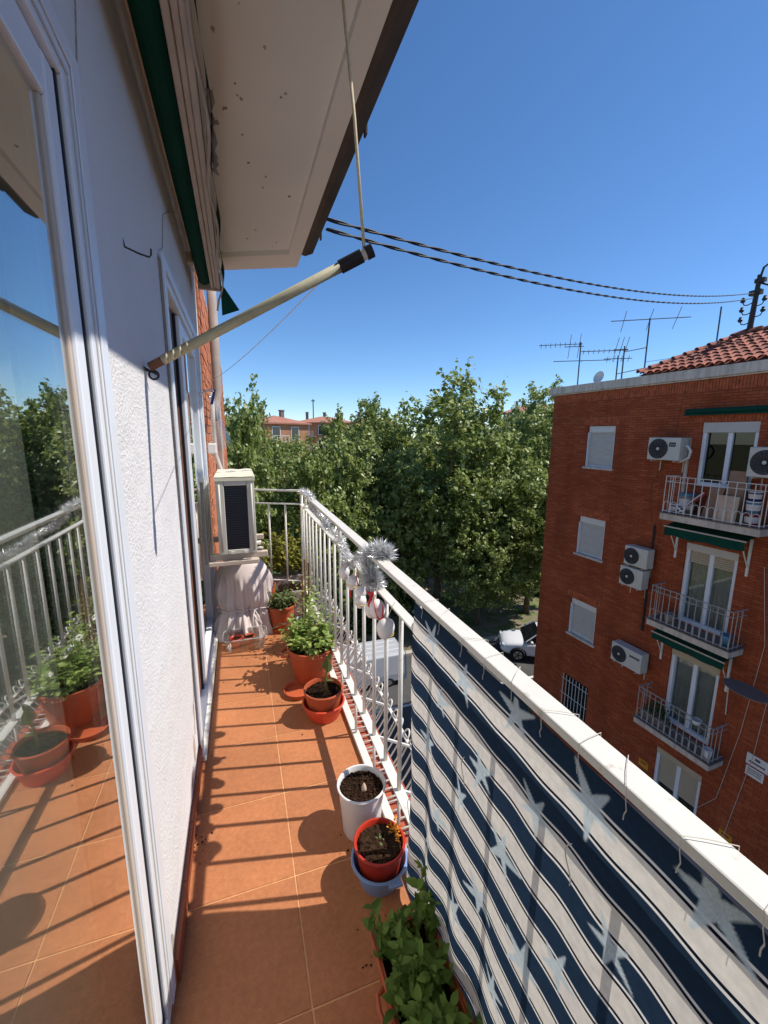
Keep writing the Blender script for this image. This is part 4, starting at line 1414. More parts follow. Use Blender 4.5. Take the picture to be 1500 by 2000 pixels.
# ================================================================== STREET THINGS
def car(label, x, y, heading, L=4.3, W=1.78, Ht=1.55):
    t = thing('parked_car', label, 'car', (x, y, GZ))
    t.rotation_euler = (0, 0, heading)
    O = np.array((x, y, GZ))
    # lofted hull: stations along the length (front = -X)
    st = [(-2.15, .55, .42, .62), (-2.08, .74, .28, .78), (-1.75, .86, .22, .92), (-1.0, .89, .2, 1.0), (0.0, .89, .2, 1.02), (1.2, .89, .2, 1.03), (1.85, .86, .24, 1.03), (2.1, .76, .34, .95), (2.15, .6, .5, .8)]
    v, f = [], []
    for (sx, hw, zb, zt) in st:
        for (a, c) in ((-1, zb), (-1.0, zb + .18), (-1.0, zt - .16), (-.9, zt), (.9, zt), (1.0, zt - .16), (1.0, zb + .18), (1, zb)):
            k = hw * (.92 if c == zb else 1)
            v.append((sx, a * k, c))
    n = 8
    for i in range(len(st) - 1):
        for j in range(n):
            j2 = (j + 1) % n
            f.append((i * n + j, i * n + j2, (i + 1) * n + j2, (i + 1) * n + j))
    f.append(tuple(range(n))); f.append(tuple((len(st) - 1) * n + j for j in range(n - 1, -1, -1)))
    b = MB().add([tuple(np.array(p) + O) for p in v], f)
    body = part('body', b, M['carpaint'], t)
    md = body.modifiers.new('s', 'SUBSURF'); md.levels = 2; md.render_levels = 2
    body.data.shade_smooth()
    gh = [(-1.05, .80, 1.0), (-.35, .68, 1.46), (.9, .66, 1.53), (1.55, .66, 1.45), (2.0, .76, 1.02)]
    v, f = [], []
    for (sx, hw, z) in gh:
        v += [(sx, -.82 if z < 1.1 else -.80, .98), (sx, -hw, z), (sx, hw, z), (sx, .82 if z < 1.1 else .80, .98)]
    for i in range(len(gh) - 1):
        for j in range(3):
            f.append((i * 4 + j, i * 4 + j + 1, i * 4 + 4 + j + 1, i * 4 + 4 + j))
    part('window', MB().add([tuple(np.array(p) + O) for p in v], f), M['carglass'], t, label='dark car windows')
    rf_ = MB().grid(lambda u, w: tuple(np.array((u, w * .66, 1.475 + .06 * math.sin((u + .45) / 2.0 * math.pi) - .03 * w * w)) + O), np.linspace(-.38, 1.55, 9), np.linspace(-1, 1, 7))
    part('roof', rf_, M['carpaint'], t, smooth=True)
    pl = MB()
    for s_ in (-1, 1):
        for p0, p1 in (((-1.0, .80, 1.0), (-.36, .675, 1.475)), ((.35, .82, 1.0), (.42, .675, 1.53)), ((1.5, .80, 1.0), (1.5, .67, 1.47))):
            pl.tube([np.array((p0[0], s_ * p0[1], p0[2])) + O, np.array((p1[0], s_ * p1[1], p1[2])) + O], .035, 6)
    part('pillar', pl, M['carpaint'], t)
    for sx in (-1.35, 1.3):
        for s_ in (-1, 1):
            w = part('wheel', MB().cyl(O + (sx, s_ * .70, .32), O + (sx, s_ * .895, .32), .325, 24), M['tyre'], t, bevel=.03)
            part('rim', MB().cyl(O + (sx, s_ * .86, .32), O + (sx, s_ * .905, .32), .21, 16), M['rim'], w, bevel=.01)
            sp_ = MB()
            for q_ in range(5):
                a = 2 * math.pi * q_ / 5
                sp_.bar(O + (sx, s_ * .907, .32), O + (sx + .2 * math.cos(a), s_ * .907, .32 + .2 * math.sin(a)), .05, .02, up=(0, 1, 0))
            part('spokes', sp_, M['dark'], w)
            part('arch', MB().tube([O + (sx + .37 * math.cos(a), s_ * .895, .34 + .37 * math.sin(a)) for a in np.linspace(-.2, math.pi + .2, 14)], .035, 6), M['dark'], t)
    for s_ in (-1, 1):
        part('headlight', MB().obox(O + (-2.06, s_ * .62, .70), (.05, .03 * s_, 0), (0, .14, 0), (.02, 0, .06)), M['lamp'], t, bevel=.02)
        part('mirror', MB().obox(O + (-.75, s_ * .98, 1.05), (.06, 0, 0), (0, .09, 0), (0, 0, .07)), M['carpaint'], t, bevel=.03)
    part('grille', MB().box(*(-2.17 + x, -2.08 + x, -.42 + y, .42 + y, .40 + GZ, .58 + GZ)), M['dark'], t, bevel=.02)
    return t
car('white car parked at the corner of the red brick block', 13.97, 15.85, -0.5)

t = thing('delivery_van', 'white van roof seen through the railing bars down on the street', 'van', (4.2, 16.4, GZ))
t.rotation_euler = (0, 0, math.pi)
t.scale = (.85, .95, .62)
t.location = (4.3, 16.6, GZ)
O = np.array((4.2, 16.4, GZ))
st = [(-2.6, .95, .4, 2.35), (1.2, .95, .4, 2.35), (1.75, .93, .4, 1.75), (2.5, .9, .4, 1.15), (2.65, .8, .5, .9)]
v, f = [], []
for (sx, hw, zb, zt) in st:
    k = .88
    v += [(sx, -hw, zb), (sx, -hw, zb + .5), (sx, -hw * k, zt - .12), (sx, -hw * k * .85, zt), (sx, hw * k * .85, zt), (sx, hw * k, zt - .12), (sx, hw, zb + .5), (sx, hw, zb)]
for i in range(len(st) - 1):
    for j in range(8):
        f.append((i * 8 + j, i * 8 + (j + 1) % 8, (i + 1) * 8 + (j + 1) % 8, (i + 1) * 8 + j))
f += [tuple(range(8)), tuple(32 + j for j in range(7, -1, -1))]
part('body', MB().add([tuple(np.array(p) + O) for p in v], f), M['vanpaint_shaded'], t, bevel=.06)
part('windscreen', MB().add([tuple(np.array(p) + O) for p in ((1.22, -.72, 2.31), (1.22, .72, 2.31), (1.78, .76, 1.76), (1.78, -.76, 1.76))], [(0, 1, 2, 3)]).add([tuple(np.array(p) + O + np.array((.03, 0, .02))) for p in ((1.22, -.72, 2.31), (1.22, .72, 2.31), (1.78, .76, 1.76), (1.78, -.76, 1.76))], [(0, 1, 2, 3)]), M['carglass'], t)
for sx in (-1.6, 1.7):
    for s_ in (-1, 1):
        w = part('wheel', MB().cyl(O + (sx, s_ * .72, .34), O + (sx, s_ * .96, .34), .34, 20), M['tyre'], t, bevel=.03)
        part('rim', MB().cyl(O + (sx, s_ * .93, .34), O + (sx, s_ * .97, .34), .2, 14), M['rim'], w)
rr_ = MB()
for yy in (-.4, 0, .4):
    rr_.bar(O + (-2.4, yy, 2.36), O + (1.0, yy, 2.36), .05, .02)
part('roof_rib', rr_, M['carpaint'], t)

def parasol(label, x, y, m, tilt):
    t = thing('street_parasol', label, 'parasol', (x, y, GZ))
    t.rotation_euler = (tilt, 0, 0)
    O = (x, y, GZ)
    part('pole', MB().cyl((x, y, GZ), (x, y, GZ + 2.6), .03, 8), M['white'], t)
    c = MB().lathe([(.001, 2.75), (.8, 2.55), (1.45, 2.2), (1.45, 2.05)], O, 16)
    part('canopy', c, M[m], t, smooth=True)
    part('foot', MB().lathe([(.3, 0), (.3, .08), (.05, .12)], O, 12), M['fargrey'], t)
parasol('pale blue parasol far down seen between air conditioner and end railing', 3.2, 34.5, 'bluecloth', 0)
parasol('orange parasol far down seen behind the corner post of the railing', 6.4, 31.5, 'orangecloth', .25)

# ================================================================== OWN BUILDING
XW = -.235
home = thing('balcony_facade', 'white plastered facade with sliding doors along the balcony', 'facade', (XW, 0, 0))
PE_Y = 3.62     # plaster ends, brick begins
D1 = (-1.6, .985, .015, 2.06)
D2 = (1.83, 3.30, .015, 2.06)
def wall_x(b, x, y0, y1, z0, z1, hs):
    ys = sorted({y0, y1} | {h[0] for h in hs} | {h[1] for h in hs})
    zs = sorted({z0, z1} | {h[2] for h in hs} | {h[3] for h in hs})
    for i in range(len(ys) - 1):
        for j in range(len(zs) - 1):
            cy, cz = (ys[i] + ys[i + 1]) / 2, (zs[j] + zs[j + 1]) / 2
            if any(h[0] < cy < h[1] and h[2] < cz < h[3] for h in hs):
                continue
            b.add([(x, ys[i], zs[j]), (x, ys[i + 1], zs[j]), (x, ys[i + 1], zs[j + 1]), (x, ys[i], zs[j + 1])], [(0, 1, 2, 3)])
    for (a, c, d, e) in hs:
        v = [(x, a, d), (x, c, d), (x, c, e), (x, a, e), (x - .14, a, d), (x - .14, c, d), (x - .14, c, e), (x - .14, a, e)]
        b.add(v, [(3, 2, 6, 7), (1, 5, 6, 2), (0, 3, 7, 4), (0, 4, 5, 1)])
b = MB()
wall_x(b, XW, -2.6, PE_Y, -.05, 2.9, [D1, D2])
part('plaster_wall', b, M['plaster'], home)
# cracks in the plaster
def crack(pts, w):
    ck = MB()
    for p, q_ in zip(pts[:-1], pts[1:]):
        ck.bar((XW + .001, p[0], p[1]), (XW + .001, q_[0], q_[1]), .0012, w, up=(1, 0, 0))
    part('crack', ck, M['flake'], home)
crack([(1.86, 2.1), (1.95, 2.14), (2.05, 2.30), (2.3, 2.42), (2.6, 2.55)], .004)
crack([(1.0, 2.06), (1.04, 2.2), (1.06, 2.4), (1.11, 2.58)], .003)
crack([(1.815, 2.05), (1.82, 1.6), (1.813, 1.2), (1.822, .7), (1.80, .4), (1.74, .2)], .003)
pp = random.Random(3)
for (yc, zc, rr_) in ((1.70, .16, .05), (1.58, .11, .03), (1.02, .10, .035), (1.76, .30, .025)):
    pts = [(XW + .0012, yc + rr_ * .6 * pp.uniform(.5, 1.2) * math.cos(2 * math.pi * i / 14), zc + rr_ * 1.3 * pp.uniform(.5, 1.2) * math.sin(2 * math.pi * i / 14)) for i in range(14)]
    part('peeled_plaster', MB().add(pts, [tuple(range(14))]), M['mortar'], home)
# room behind the doors: dark shell
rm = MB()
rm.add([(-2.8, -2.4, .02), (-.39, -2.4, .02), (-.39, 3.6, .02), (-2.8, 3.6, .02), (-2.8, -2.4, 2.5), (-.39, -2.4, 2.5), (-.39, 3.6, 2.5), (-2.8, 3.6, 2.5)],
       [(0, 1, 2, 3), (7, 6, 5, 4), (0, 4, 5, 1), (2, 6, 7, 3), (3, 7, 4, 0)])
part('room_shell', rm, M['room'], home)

# near sliding door
def frame_box(parts, m, par, name, bev=.004):
    b_ = MB()
    for p in parts:
        b_.box(*p)
    return part(name, b_, m, par, bevel=bev)
y0, y1, z0, z1 = D1
dr = frame_box([(-.30, -.232, .905, y1 - .002, z0, z1 - .003), (-.30, -.232, y0 + .002, .905, z1 - .062, z1 - .003), (-.30, -.232, y0 + .002, .905, z0, z0 + .035)], M['pvc'], home, 'sliding_door')
part('frame_lip', MB().box(-.2318, -.2285, .950, .992, z0, z1 + .015).box(-.2318, -.2285, y0, .950, z1 - .02, z1 + .015), M['pvc'], dr, bevel=.002)
part('frame_groove', MB().box(-.2318, -.2300, .925, .931, z0 + .02, z1 - .05).box(-.2318, -.2300, y0, .93, z1 - .046, z1 - .040), M['shutter'], dr)
part('gasket', MB().box(-.285, -.2385, .8925, .8995, z0 + .036, z1 - .063), M['gasket'], dr)
part('stile', MB().box(-.28, -.240, .848, .892, z0 + .04, z1 - .066), M['pvc'], dr, bevel=.005)
part('stile_bead', MB().box(-.272, -.2465, .838, .8478, z0 + .06, z1 - .13), M['cream'], dr, bevel=.003)
part('rail', MB().box(-.28, -.241, y0, .8478, z1 - .13, z1 - .067), M['pvc'], dr, bevel=.005)
part('rail', MB().box(-.28, -.241, y0, .8478, z0 + .036, z0 + .06), M['pvc'], dr, bevel=.005)
part('pane', MB().box(-.2575, -.2515, y0, .8375, z0 + .0605, z1 - .1305), M['glass'], dr)
cu = MB()
us = np.linspace(-1.55, .835, 420)
cu.grid(lambda u, w: (-.325 + .026 * math.sin(u * 46 + .9 * math.sin(u * 7)) + .014 * math.sin(u * 19 + .5 * w), u, w), us, np.linspace(.06, 2.03, 10))
part('curtain', cu, M['curtain'], dr, smooth=True)

# second sliding door
y0, y1, z0, z1 = D2
d2 = frame_box([(-.33, -.225, y0 + .002, y0 + .055, z0, z1 - .003), (-.33, -.225, y1 - .055, y1 - .002, z0, z1 - .003), (-.33, -.225, y0 + .055, y1 - .055, z1 - .055, z1 - .003), (-.33, -.225, y0 + .055, y1 - .055, z0, z0 + .03)], M['pvc'], home, 'sliding_door')
part('frame_lip', MB().box(-.2245, -.216, y0 - .02, y0 + .025, z0, z1 + .02).box(-.2245, -.216, y1 - .025, y1 + .02, z0, z1 + .02).box(-.2245, -.216, y0 + .025, y1 - .025, z1 - .02, z1 + .02), M['pvc'], d2, bevel=.002)
part('shutter_bottom', MB().box(-.30, -.27, y0 + .06, y0 + .56, z1 - .2, z1 - .056), M['cream'], d2, bevel=.006)
part('inner_jamb', MB().box(-.32, -.262, y0 + .42, y0 + .5, z0 + .03, z1 - .056), M['wood'], d2)
part('gasket', MB().box(-.300, -.250, y0 + .5, y0 + .52, z0 + .03, z1 - .06), M['gasket'], d2)
part('stile', MB().box(-.285, -.236, y0 + .53, y0 + .63, z0 + .035, z1 - .06), M['pvc'], d2, bevel=.004)
part('stile', MB().box(-.285, -.236, y1 - .16, y1 - .06, z0 + .035, z1 - .06), M['pvc'], d2, bevel=.004)
part('rail', MB().box(-.28, -.238, y0 + .631, y1 - .161, z1 - .13, z1 - .061), M['pvc'], d2, bevel=.004)
part('rail', MB().box(-.28, -.238, y0 + .631, y1 - .161, z0 + .036, z0 + .1), M['pvc'], d2, bevel=.004)
part('pane', MB().box(-.262, -.256, y0 + .631, y1 - .161, z0 + .101, z1 - .131), M['glass'], d2)
part('pane', MB().box(-.312, -.306, y0 + .058, y0 + .42, z0 + .031, z1 - .2), M['glass'], d2)
part('threshold', MB().box(-.26, -.205, y0 - .02, y1 + .02, .003, .03), M['white'], d2, bevel=.006)
cu = MB()
us = np.linspace(y0 + .05, y1 - .05, 160)
cu.grid(lambda u, w: (-.365 + .016 * math.sin(u * 50), u, w), us, np.linspace(.06, 2.03, 4))
part('curtain', cu, M['curtain'], d2, smooth=True)

# brick continuation of the facade: real bricks on a mortar backing
bk = MB()
XB = -.222
part('mortar_bed', MB().box(XB - .2, XB - .006, PE_Y + .004, 9.5, -9.3, 2.75), M['mortar'], home)
row = 0
z = -.4
while z < 2.7:
    y = PE_Y + (0 if row % 2 == 0 else -.125)
    while y < 9.4:
        a, c = max(y, PE_Y + .002), min(y + .238, 9.45)
        if c - a > .03:
            bk.box(XB - .02, XB + random.uniform(-.003, .004), a, c, z, z + .055)
        y += .25
    z += .066
    row += 1
part('bricks', bk, M['brickpiece'], home, kind='stuff')
# neighbour window surround that edges the brick strip, with a sill
part('neighbour_frame', MB().box(XB + .001, XB + .07, 4.75, 4.95, .95, 2.15).box(XB + .001, XB + .055, 5.3, 5.5, .95, 2.15), M['cream'], home, bevel=.006)
part('neighbour_sill', MB().box(XB + .001, XB + .12, 4.6, 5.6, .90, .949), M['concrete'], home, bevel=.006)
# grey downpipe and white conduit on the brick
part('downpipe', MB().tube([(-.13, 3.75, 2.75), (-.13, 3.75, 1.78), (-.15, 3.7, 1.66), (-.165, 3.62, 1.56)], .035, 12), M['greypot'], home, smooth=True)
cd = MB().tube([(-.165, 3.52, 1.75), (-.167, 3.53, 1.5), (-.165, 3.54, 1.28), (-.13, 3.5, 1.16), (-.1, 3.42, 1.08)], .016, 8)
part('conduit', cd, M['cable_w'], home, smooth=True)
part('conduit_box', MB().box(XB + .005, -.155, 3.5, 3.56, 1.29, 1.37), M['signwhite'], home, bevel=.01)
# soffit with lip and gutter
so = MB()
def sk(x, y):      # the building end is cut at an angle
    return y + .48 * (.468 - x)
ZS = 2.64
so.add([(XW, -2.6, ZS), (.386, -2.6, ZS), (.386, sk(.386, 3.04), ZS), (XW, sk(XW, 3.04), ZS)], [(3, 2, 1, 0)])
part('soffit', so, M['soffit'], home)
lp = MB()
ye = 3.28
A = [(.386, -2.6), (.466, -2.6), (.466, sk(.466, ye)), (.386, sk(.386, 3.04))]
Bq = [(.386, sk(.386, 3.04)), (.466, sk(.466, ye)), (XW, sk(XW, ye)), (XW, sk(XW, 3.04))]
for q_ in (A, Bq):
    lo = [(x, y, ZS - .03) for x, y in q_]
    hi = [(x, y, ZS + .12) for x, y in q_]
    lp.add(lo + hi, [(3, 2, 1, 0), (4, 5, 6, 7)] + [(i, (i + 1) % 4, 4 + (i + 1) % 4, 4 + i) for i in range(4)])
part('soffit_lip', lp, M['soffit'], home)
rfb = MB()
rfb.add([(XW - 3, -2.6, ZS + .1), (.47, -2.6, ZS + .1), (.47, sk(.47, 3.26), ZS + .1), (XW - 3, sk(XW, 3.26), ZS + .1),
         (XW - 3, -2.6, ZS + .4), (.47, -2.6, ZS + .16), (.47, sk(.47, 3.26), ZS + .16), (XW - 3, sk(XW, 3.26), ZS + .4)],
        [(0, 1, 2, 3), (7, 6, 5, 4), (1, 5, 6, 2), (2, 6, 7, 3), (0, 4, 5, 1)])
part('roof', rfb, M['farroof'], home)
gt = MB()
prof = [(.468, ZS + .08), (.470, ZS - .005), (.50, ZS - .012), (.552, ZS + .01), (.566, ZS + .05), (.568, ZS + .085)]
gy0, gy1 = -2.6, 3.12
v = [(x, gy0, z) for x, z in prof] + [(x, gy1, z) for x, z in prof] + [(x, gy0, z + .008) for x, z in prof] + [(x, gy1, z + .008) for x, z in prof]
n = len(prof)
f = [(i, i + 1, n + i + 1, n + i) for i in range(n - 1)] + [(2 * n + i + 1, 2 * n + i, 3 * n + i, 3 * n + i + 1) for i in range(n - 1)]
f += [tuple(n + i for i in range(n)), (n - 1, 2 * n - 1, 4 * n - 1, 3 * n - 1)]
gt.add(v, f)
part('gutter', gt, M['gutter'], home)
for yy in (.3, 1.9, 2.9):
    part('gutter_clip', MB().box(.47, .574, yy, yy + .03, ZS + .083, ZS + .092).box(.566, .574, yy, yy + .03, ZS + .02, ZS + .083), M['gutter'], home)
# peeling patches on the soffit
pr = random.Random(8)
fl = MB()
for _ in range(30):
    cx, cy = pr.uniform(-.02, .36), pr.uniform(1.0, 3.1)
    if pr.random() < .6:
        k = pr.choice([(.02, 1.45), (.05, 2.0), (.1, 1.9), (.2, 2.2), (.05, 1.7), (.03, 1.35), (.25, 2.9), (.18, 2.75)])
        cx, cy = k[0] + pr.gauss(0, .03), k[1] + pr.gauss(0, .06)
    rr = pr.uniform(.003, .010)
    nn_ = 9
    pts = [(cx + rr * pr.uniform(.3, 1.2) * math.cos(2 * math.pi * i / nn_), cy + rr * 1.6 * pr.uniform(.3, 1.2) * math.sin(2 * math.pi * i / nn_), ZS - .0015) for i in range(nn_)]
    fl.add(pts, [tuple(range(nn_ - 1, -1, -1))])
part('peeled_paint', fl, M['flake'], home)

# balcony floor and its tiles
fb = MB()
fb.add([(XW, -2.4, -.0012), (.455, -2.4, -.0012), (.455, sk(.455, 3.42), -.0012), (XW, sk(XW, 3.42), -.0012),
        (XW, -2.4, -.2), (.455, -2.4, -.2), (.455, sk(.455, 3.42), -.2), (XW, sk(XW, 3.42), -.2)],
       [(0, 1, 2, 3), (7, 6, 5, 4), (1, 5, 6, 2), (2, 6, 7, 3), (0, 4, 5, 1)])
floor = struct('balcony_floor', fb, M['grout'])
TS = .348
tb = MB().box(.0017, TS - .0017, .0017, TS - .0017, -.006, 0)
tme2 = mesh_of('tile', tb, M['tile'])
bmt = bmesh.new(); bmt.from_mesh(tme2)
bmesh.ops.bevel(bmt, geom=[e for e in bmt.edges], offset=.0012, segments=2, affect='EDGES')
bmt.to_mesh(tme2); bmt.free()
for k in range(-6, 8):
    for x0 in (-.244, .104):
        o = bpy.data.objects.new('tile', tme2)
        link(o, floor)
        o.location = (x0, .837 + k * TS, 0.0005 * random.random())
        o.rotation_euler = (random.uniform(-.0012, .0012), random.uniform(-.0012, .0012), 0)
# skirting
y = 1.005
skm = MB().box(XW + .001, XW + .014, 0, .21, .001, .075)
sm_ = mesh_of('skirting_tile', skm, M['skirt'])
sk_o = struct('skirting', MB().box(XW + .0005, XW + .006, 1.0, 1.81, .001, .073), M['grout'])
while y < 1.75:
    o = bpy.data.objects.new('tile', sm_)
    link(o, sk_o)
    o.location = (random.uniform(-.001, .001), y, 0)
    y += .213
# slab edge ledge outside the railing
struct('balcony_ledge', MB().add([(.456, -2.4, -.006), (.585, -2.4, -.006), (.585, sk(.585, 3.42), -.006), (.456, sk(.456, 3.42), -.006), (.456, -2.4, -.25), (.585, -2.4, -.25), (.585, sk(.585, 3.42), -.25), (.456, sk(.456, 3.42), -.25)],
       [(0, 1, 2, 3), (7, 6, 5, 4), (1, 5, 6, 2), (2, 6, 7, 3), (0, 4, 5, 1)]), M['ledge'])

# ------------------------------------------------------------------ green awning above the doors
aw = thing('retracted_awning', 'retracted green awning with cream bar under the soffit', 'awning', (-.15, 2, 2.45))
yw0, yw1 = -.8, 3.36
part('roller', MB().cyl((-.158, yw0, 2.49), (-.158, yw1, 2.49), .042, 16), M['green'], aw, smooth=False)
fbar = MB()
fbar.box(-.118, -.098, yw0, yw1, 2.43, 2.47)
fbar.box(-.097, -.078, yw0, yw1, 2.437, 2.475)
fbar.box(-.077, -.055, yw0, yw1, 2.43, 2.47)
part('front_bar', fbar, M['cream'], aw, bevel=.004)
vl = MB()
vl.grid(lambda u, w: (-.040 + .008 * math.sin(u * 9) + .012 * w, u, 2.50 - .085 * w - .01 * w * math.sin(u * 6)), np.linspace(yw0, yw1 + .05, 90), [0, .5, 1])
part('valance', vl, M['green'], aw, smooth=True)
fp = MB()
fp.grid(lambda u, w: (-.055 + .10 * w * u + .02 * u, yw1 + .02 + .02 * w, 2.46 - .19 * w * (1 - .25 * u)), np.linspace(0, 1, 6), np.linspace(0, 1, 6))
part('loose_flap', fp, M['green'], aw, smooth=True)
part('end_bracket', MB().box(-.2, -.05, yw1 + .001, yw1 + .02, 2.42, 2.54), M['cream'], aw, bevel=.004)
for yy in (.5, 3.0):
    part('wall_bracket', MB().box(XW + .001, -.2, yy, yy + .05, 2.46, 2.52), M['cream'], aw, bevel=.004)
cb_ = []
for u in np.linspace(1.0, 3.36, 60):
    cb_.append((-.045 + .010 * math.sin(u * 8.5), u, 2.425 - .012 * abs(math.sin(u * 4.2))))
cb_ += [(-.07, 3.38, 2.37), (-.085, 3.4, 2.3)]
t = part('drooping_cable', MB().tube(cb_, .0065, 6), M['cable_w'], None, smooth=True, org=(-.05, 3.36, 2.4))
tag(t, 'pale wavy cable sagging along the awning bar', 'cable')
t = part('torn_rag', MB().grid(lambda u, w: (-.035 + .02 * w + .006 * math.sin(u * 40), 1.55 + .45 * u, 2.45 - .05 * w * math.sin(math.pi * u) - .01 * math.sin(u * 17)), np.linspace(0, 1, 20), np.linspace(0, 1, 5)), M['greypot'], None, smooth=True, org=(-.03, 1.7, 2.44))
tag(t, 'grey torn cloth scrap hanging between awning bar and soffit', 'rag')

# ------------------------------------------------------------------ railing
ral = thing('balcony_railing', 'white iron balcony railing with flat top rail and outer hoops', 'railing', (.468, 1, 0))
YC = 3.42
RX = .468
ZT, ZM, ZB = 1.0, .885, .225
part('top_rail', MB().box(RX - .022, RX + .022, -1.6, YC, ZT - .016, ZT), M['white'], ral, bevel=.003)
part('mid_rail', MB().box(RX - .017, RX + .017, -1.6, YC, ZM - .007, ZM), M['white'], ral, bevel=.002)
part('bottom_rail', MB().box(RX - .018, RX + .018, -1.6, YC, ZB - .007, ZB), M['white'], ral, bevel=.002)
part('floor_bar', MB().box(RX - .017, RX + .017, -1.6, YC, .004, .022), M['white'], ral, bevel=.002)
og = np.array(find_org(ral))
bal_me = mesh_of('baluster', MB().cyl((0, 0, ZB - .004), (0, 0, ZM - .004), .0078, 10), M['white'], smooth=True)
stub_me = mesh_of('foot', MB().cyl((0, 0, .02), (0, 0, ZB - .004), .0065, 8), M['white'], smooth=True)
post_me = mesh_of('post', MB().cyl((0, 0, ZM - .004), (0, 0, ZT - .01), .0095, 10).lathe([(.01, ZM), (.021, ZM + .004), (.019, ZM + .014), (.011, ZM + .022)], (0, 0, 0), 12), M['white'], smooth=True)
SP = .1435
k0 = 0
YB = [1.036 + SP * k for k in range(-11, 17)]
for i, y in enumerate(YB):
    o = bpy.data.objects.new('baluster', bal_me); link(o, ral)
    o.location = np.array((RX, y, 0)) - og
    kk = i - 11
    if kk % 2 == 1:
        o = bpy.data.objects.new('foot', stub_me); link(o, ral)
        o.location = np.array((RX, y, 0)) - og
    if kk in (0, 7, -7, 15):
        o = bpy.data.objects.new('post', post_me); link(o, ral)
        o.location = np.array((RX, y + .01, 0)) - og
# corner post
part('corner_post', MB().cyl((RX, YC, .004), (RX, YC, ZT - .002), .012, 12), M['white'], ral, smooth=True)
# skewed end of the railing up to the air conditioner
ex0, ey0 = RX, YC
ex1, ey1 = -.19, sk(-.19, YC)
for z, r in ((ZT - .008, .012), (ZM - .004, .009), (ZB - .004, .009)):
    part('end_rail', MB().bar((ex0, ey0, z), (ex1, ey1, z), r * 2, r * 1.2), M['white'], ral, bevel=.002)
for i in range(1, 6):
    t_ = i / 5.2
    o = bpy.data.objects.new('baluster', bal_me); link(o, ral)
    o.location = np.array((ex0 + (ex1 - ex0) * t_, ey0 + (ey1 - ey0) * t_, 0)) - og
    if i == 3:
        o = bpy.data.objects.new('post', post_me); link(o, ral)
        o.location = np.array((ex0 + (ex1 - ex0) * t_, ey0 + (ey1 - ey0) * t_, 0)) - og
# outward leaning hoops
hw = .021
leg = [(.487, .010), (.535, .012), (.572, .028), (.604, .078), (.634, .13)]
hp_ = [(x, -hw, z) for x, z in leg]
for a in np.linspace(0, math.pi, 9)[1:-1]:
    k = math.sin(a)
    hp_.append((.634 + .016 * k, -hw * math.cos(a), .13 + .027 * k))
hp_ += [(x, hw, z) for x, z in leg[::-1]]
hoop_me = mesh_of('hoop', MB().tube(hp_, .0042, 6), M['white'], smooth=True)
y = -.4
while y < 3.35:
    for dy in (0, .062):
        o = bpy.data.objects.new('hoop', hoop_me); link(o, ral)
        o.location = np.array((0, y + dy, 0)) - og + np.array((0, 0, 0))
        o.location.x = -og[0]
    y += SP
q_ = (.626, 0, .128)
part('hoop_bar', MB().bar((q_[0] + .006, -.6, q_[2]), (q_[0] + .006, 3.38, q_[2]), .014, .007), M['white'], ral)
br_ = MB()
for i, y in enumerate(YB):
    if (i - 11) % 2 == 1 and y > -.4:
        br_.bar((RX, y, ZB - .004), (q_[0] + .004, y, q_[2]), .009, .009)
part('brace', br_, M['white'], ral)

# ------------------------------------------------------------------ striped screen cloth
CY1 = 1.022
def cloth(u, s):
    """u = y along the rail, s = depth below the rail"""
    ed = max(0, min(1, (u - .45) / .5))
    sm = min(1, s / .75); sm = sm * sm * (3 - 2 * sm)
    amp = (.0012 + .0085 * sm) * (.22 + .78 * ed)
    ph = 2 * math.pi * u / .132 + 1.4 * math.sin(3.1 * u + 1.5 * s)
    x = .444 - amp * math.sin(ph) - .010 * math.sin(math.pi * min(1, s / .95)) - .004 * sm * math.sin(2 * math.pi * u / .41 + 2 * s)
    x -= .02 * max(0, s - .55) * (1 - .3 * math.sin(6 * u))
    z = .982 - s
    y = u + .010 * ed * math.sin(7 * s + 1) * min(1, s * 3)
    return (x, y, z)
us = np.linspace(-.55, CY1, 620)
ss = np.linspace(0, .955, 300)
b = MB()
b.grid(cloth, us, ss)
uvs = [(u, s + .0045 * math.sin(2 * math.pi * u / .132 + .8) * min(1, s / .2)) for s in ss for u in us]
scr = thing('striped_privacy_screen', 'navy and cream striped cloth with starfish tied to the railing', 'screen cloth', (.44, .4, .02))
cl_ = part('cloth', b, M['cloth'], scr, smooth=True, uv=uvs)
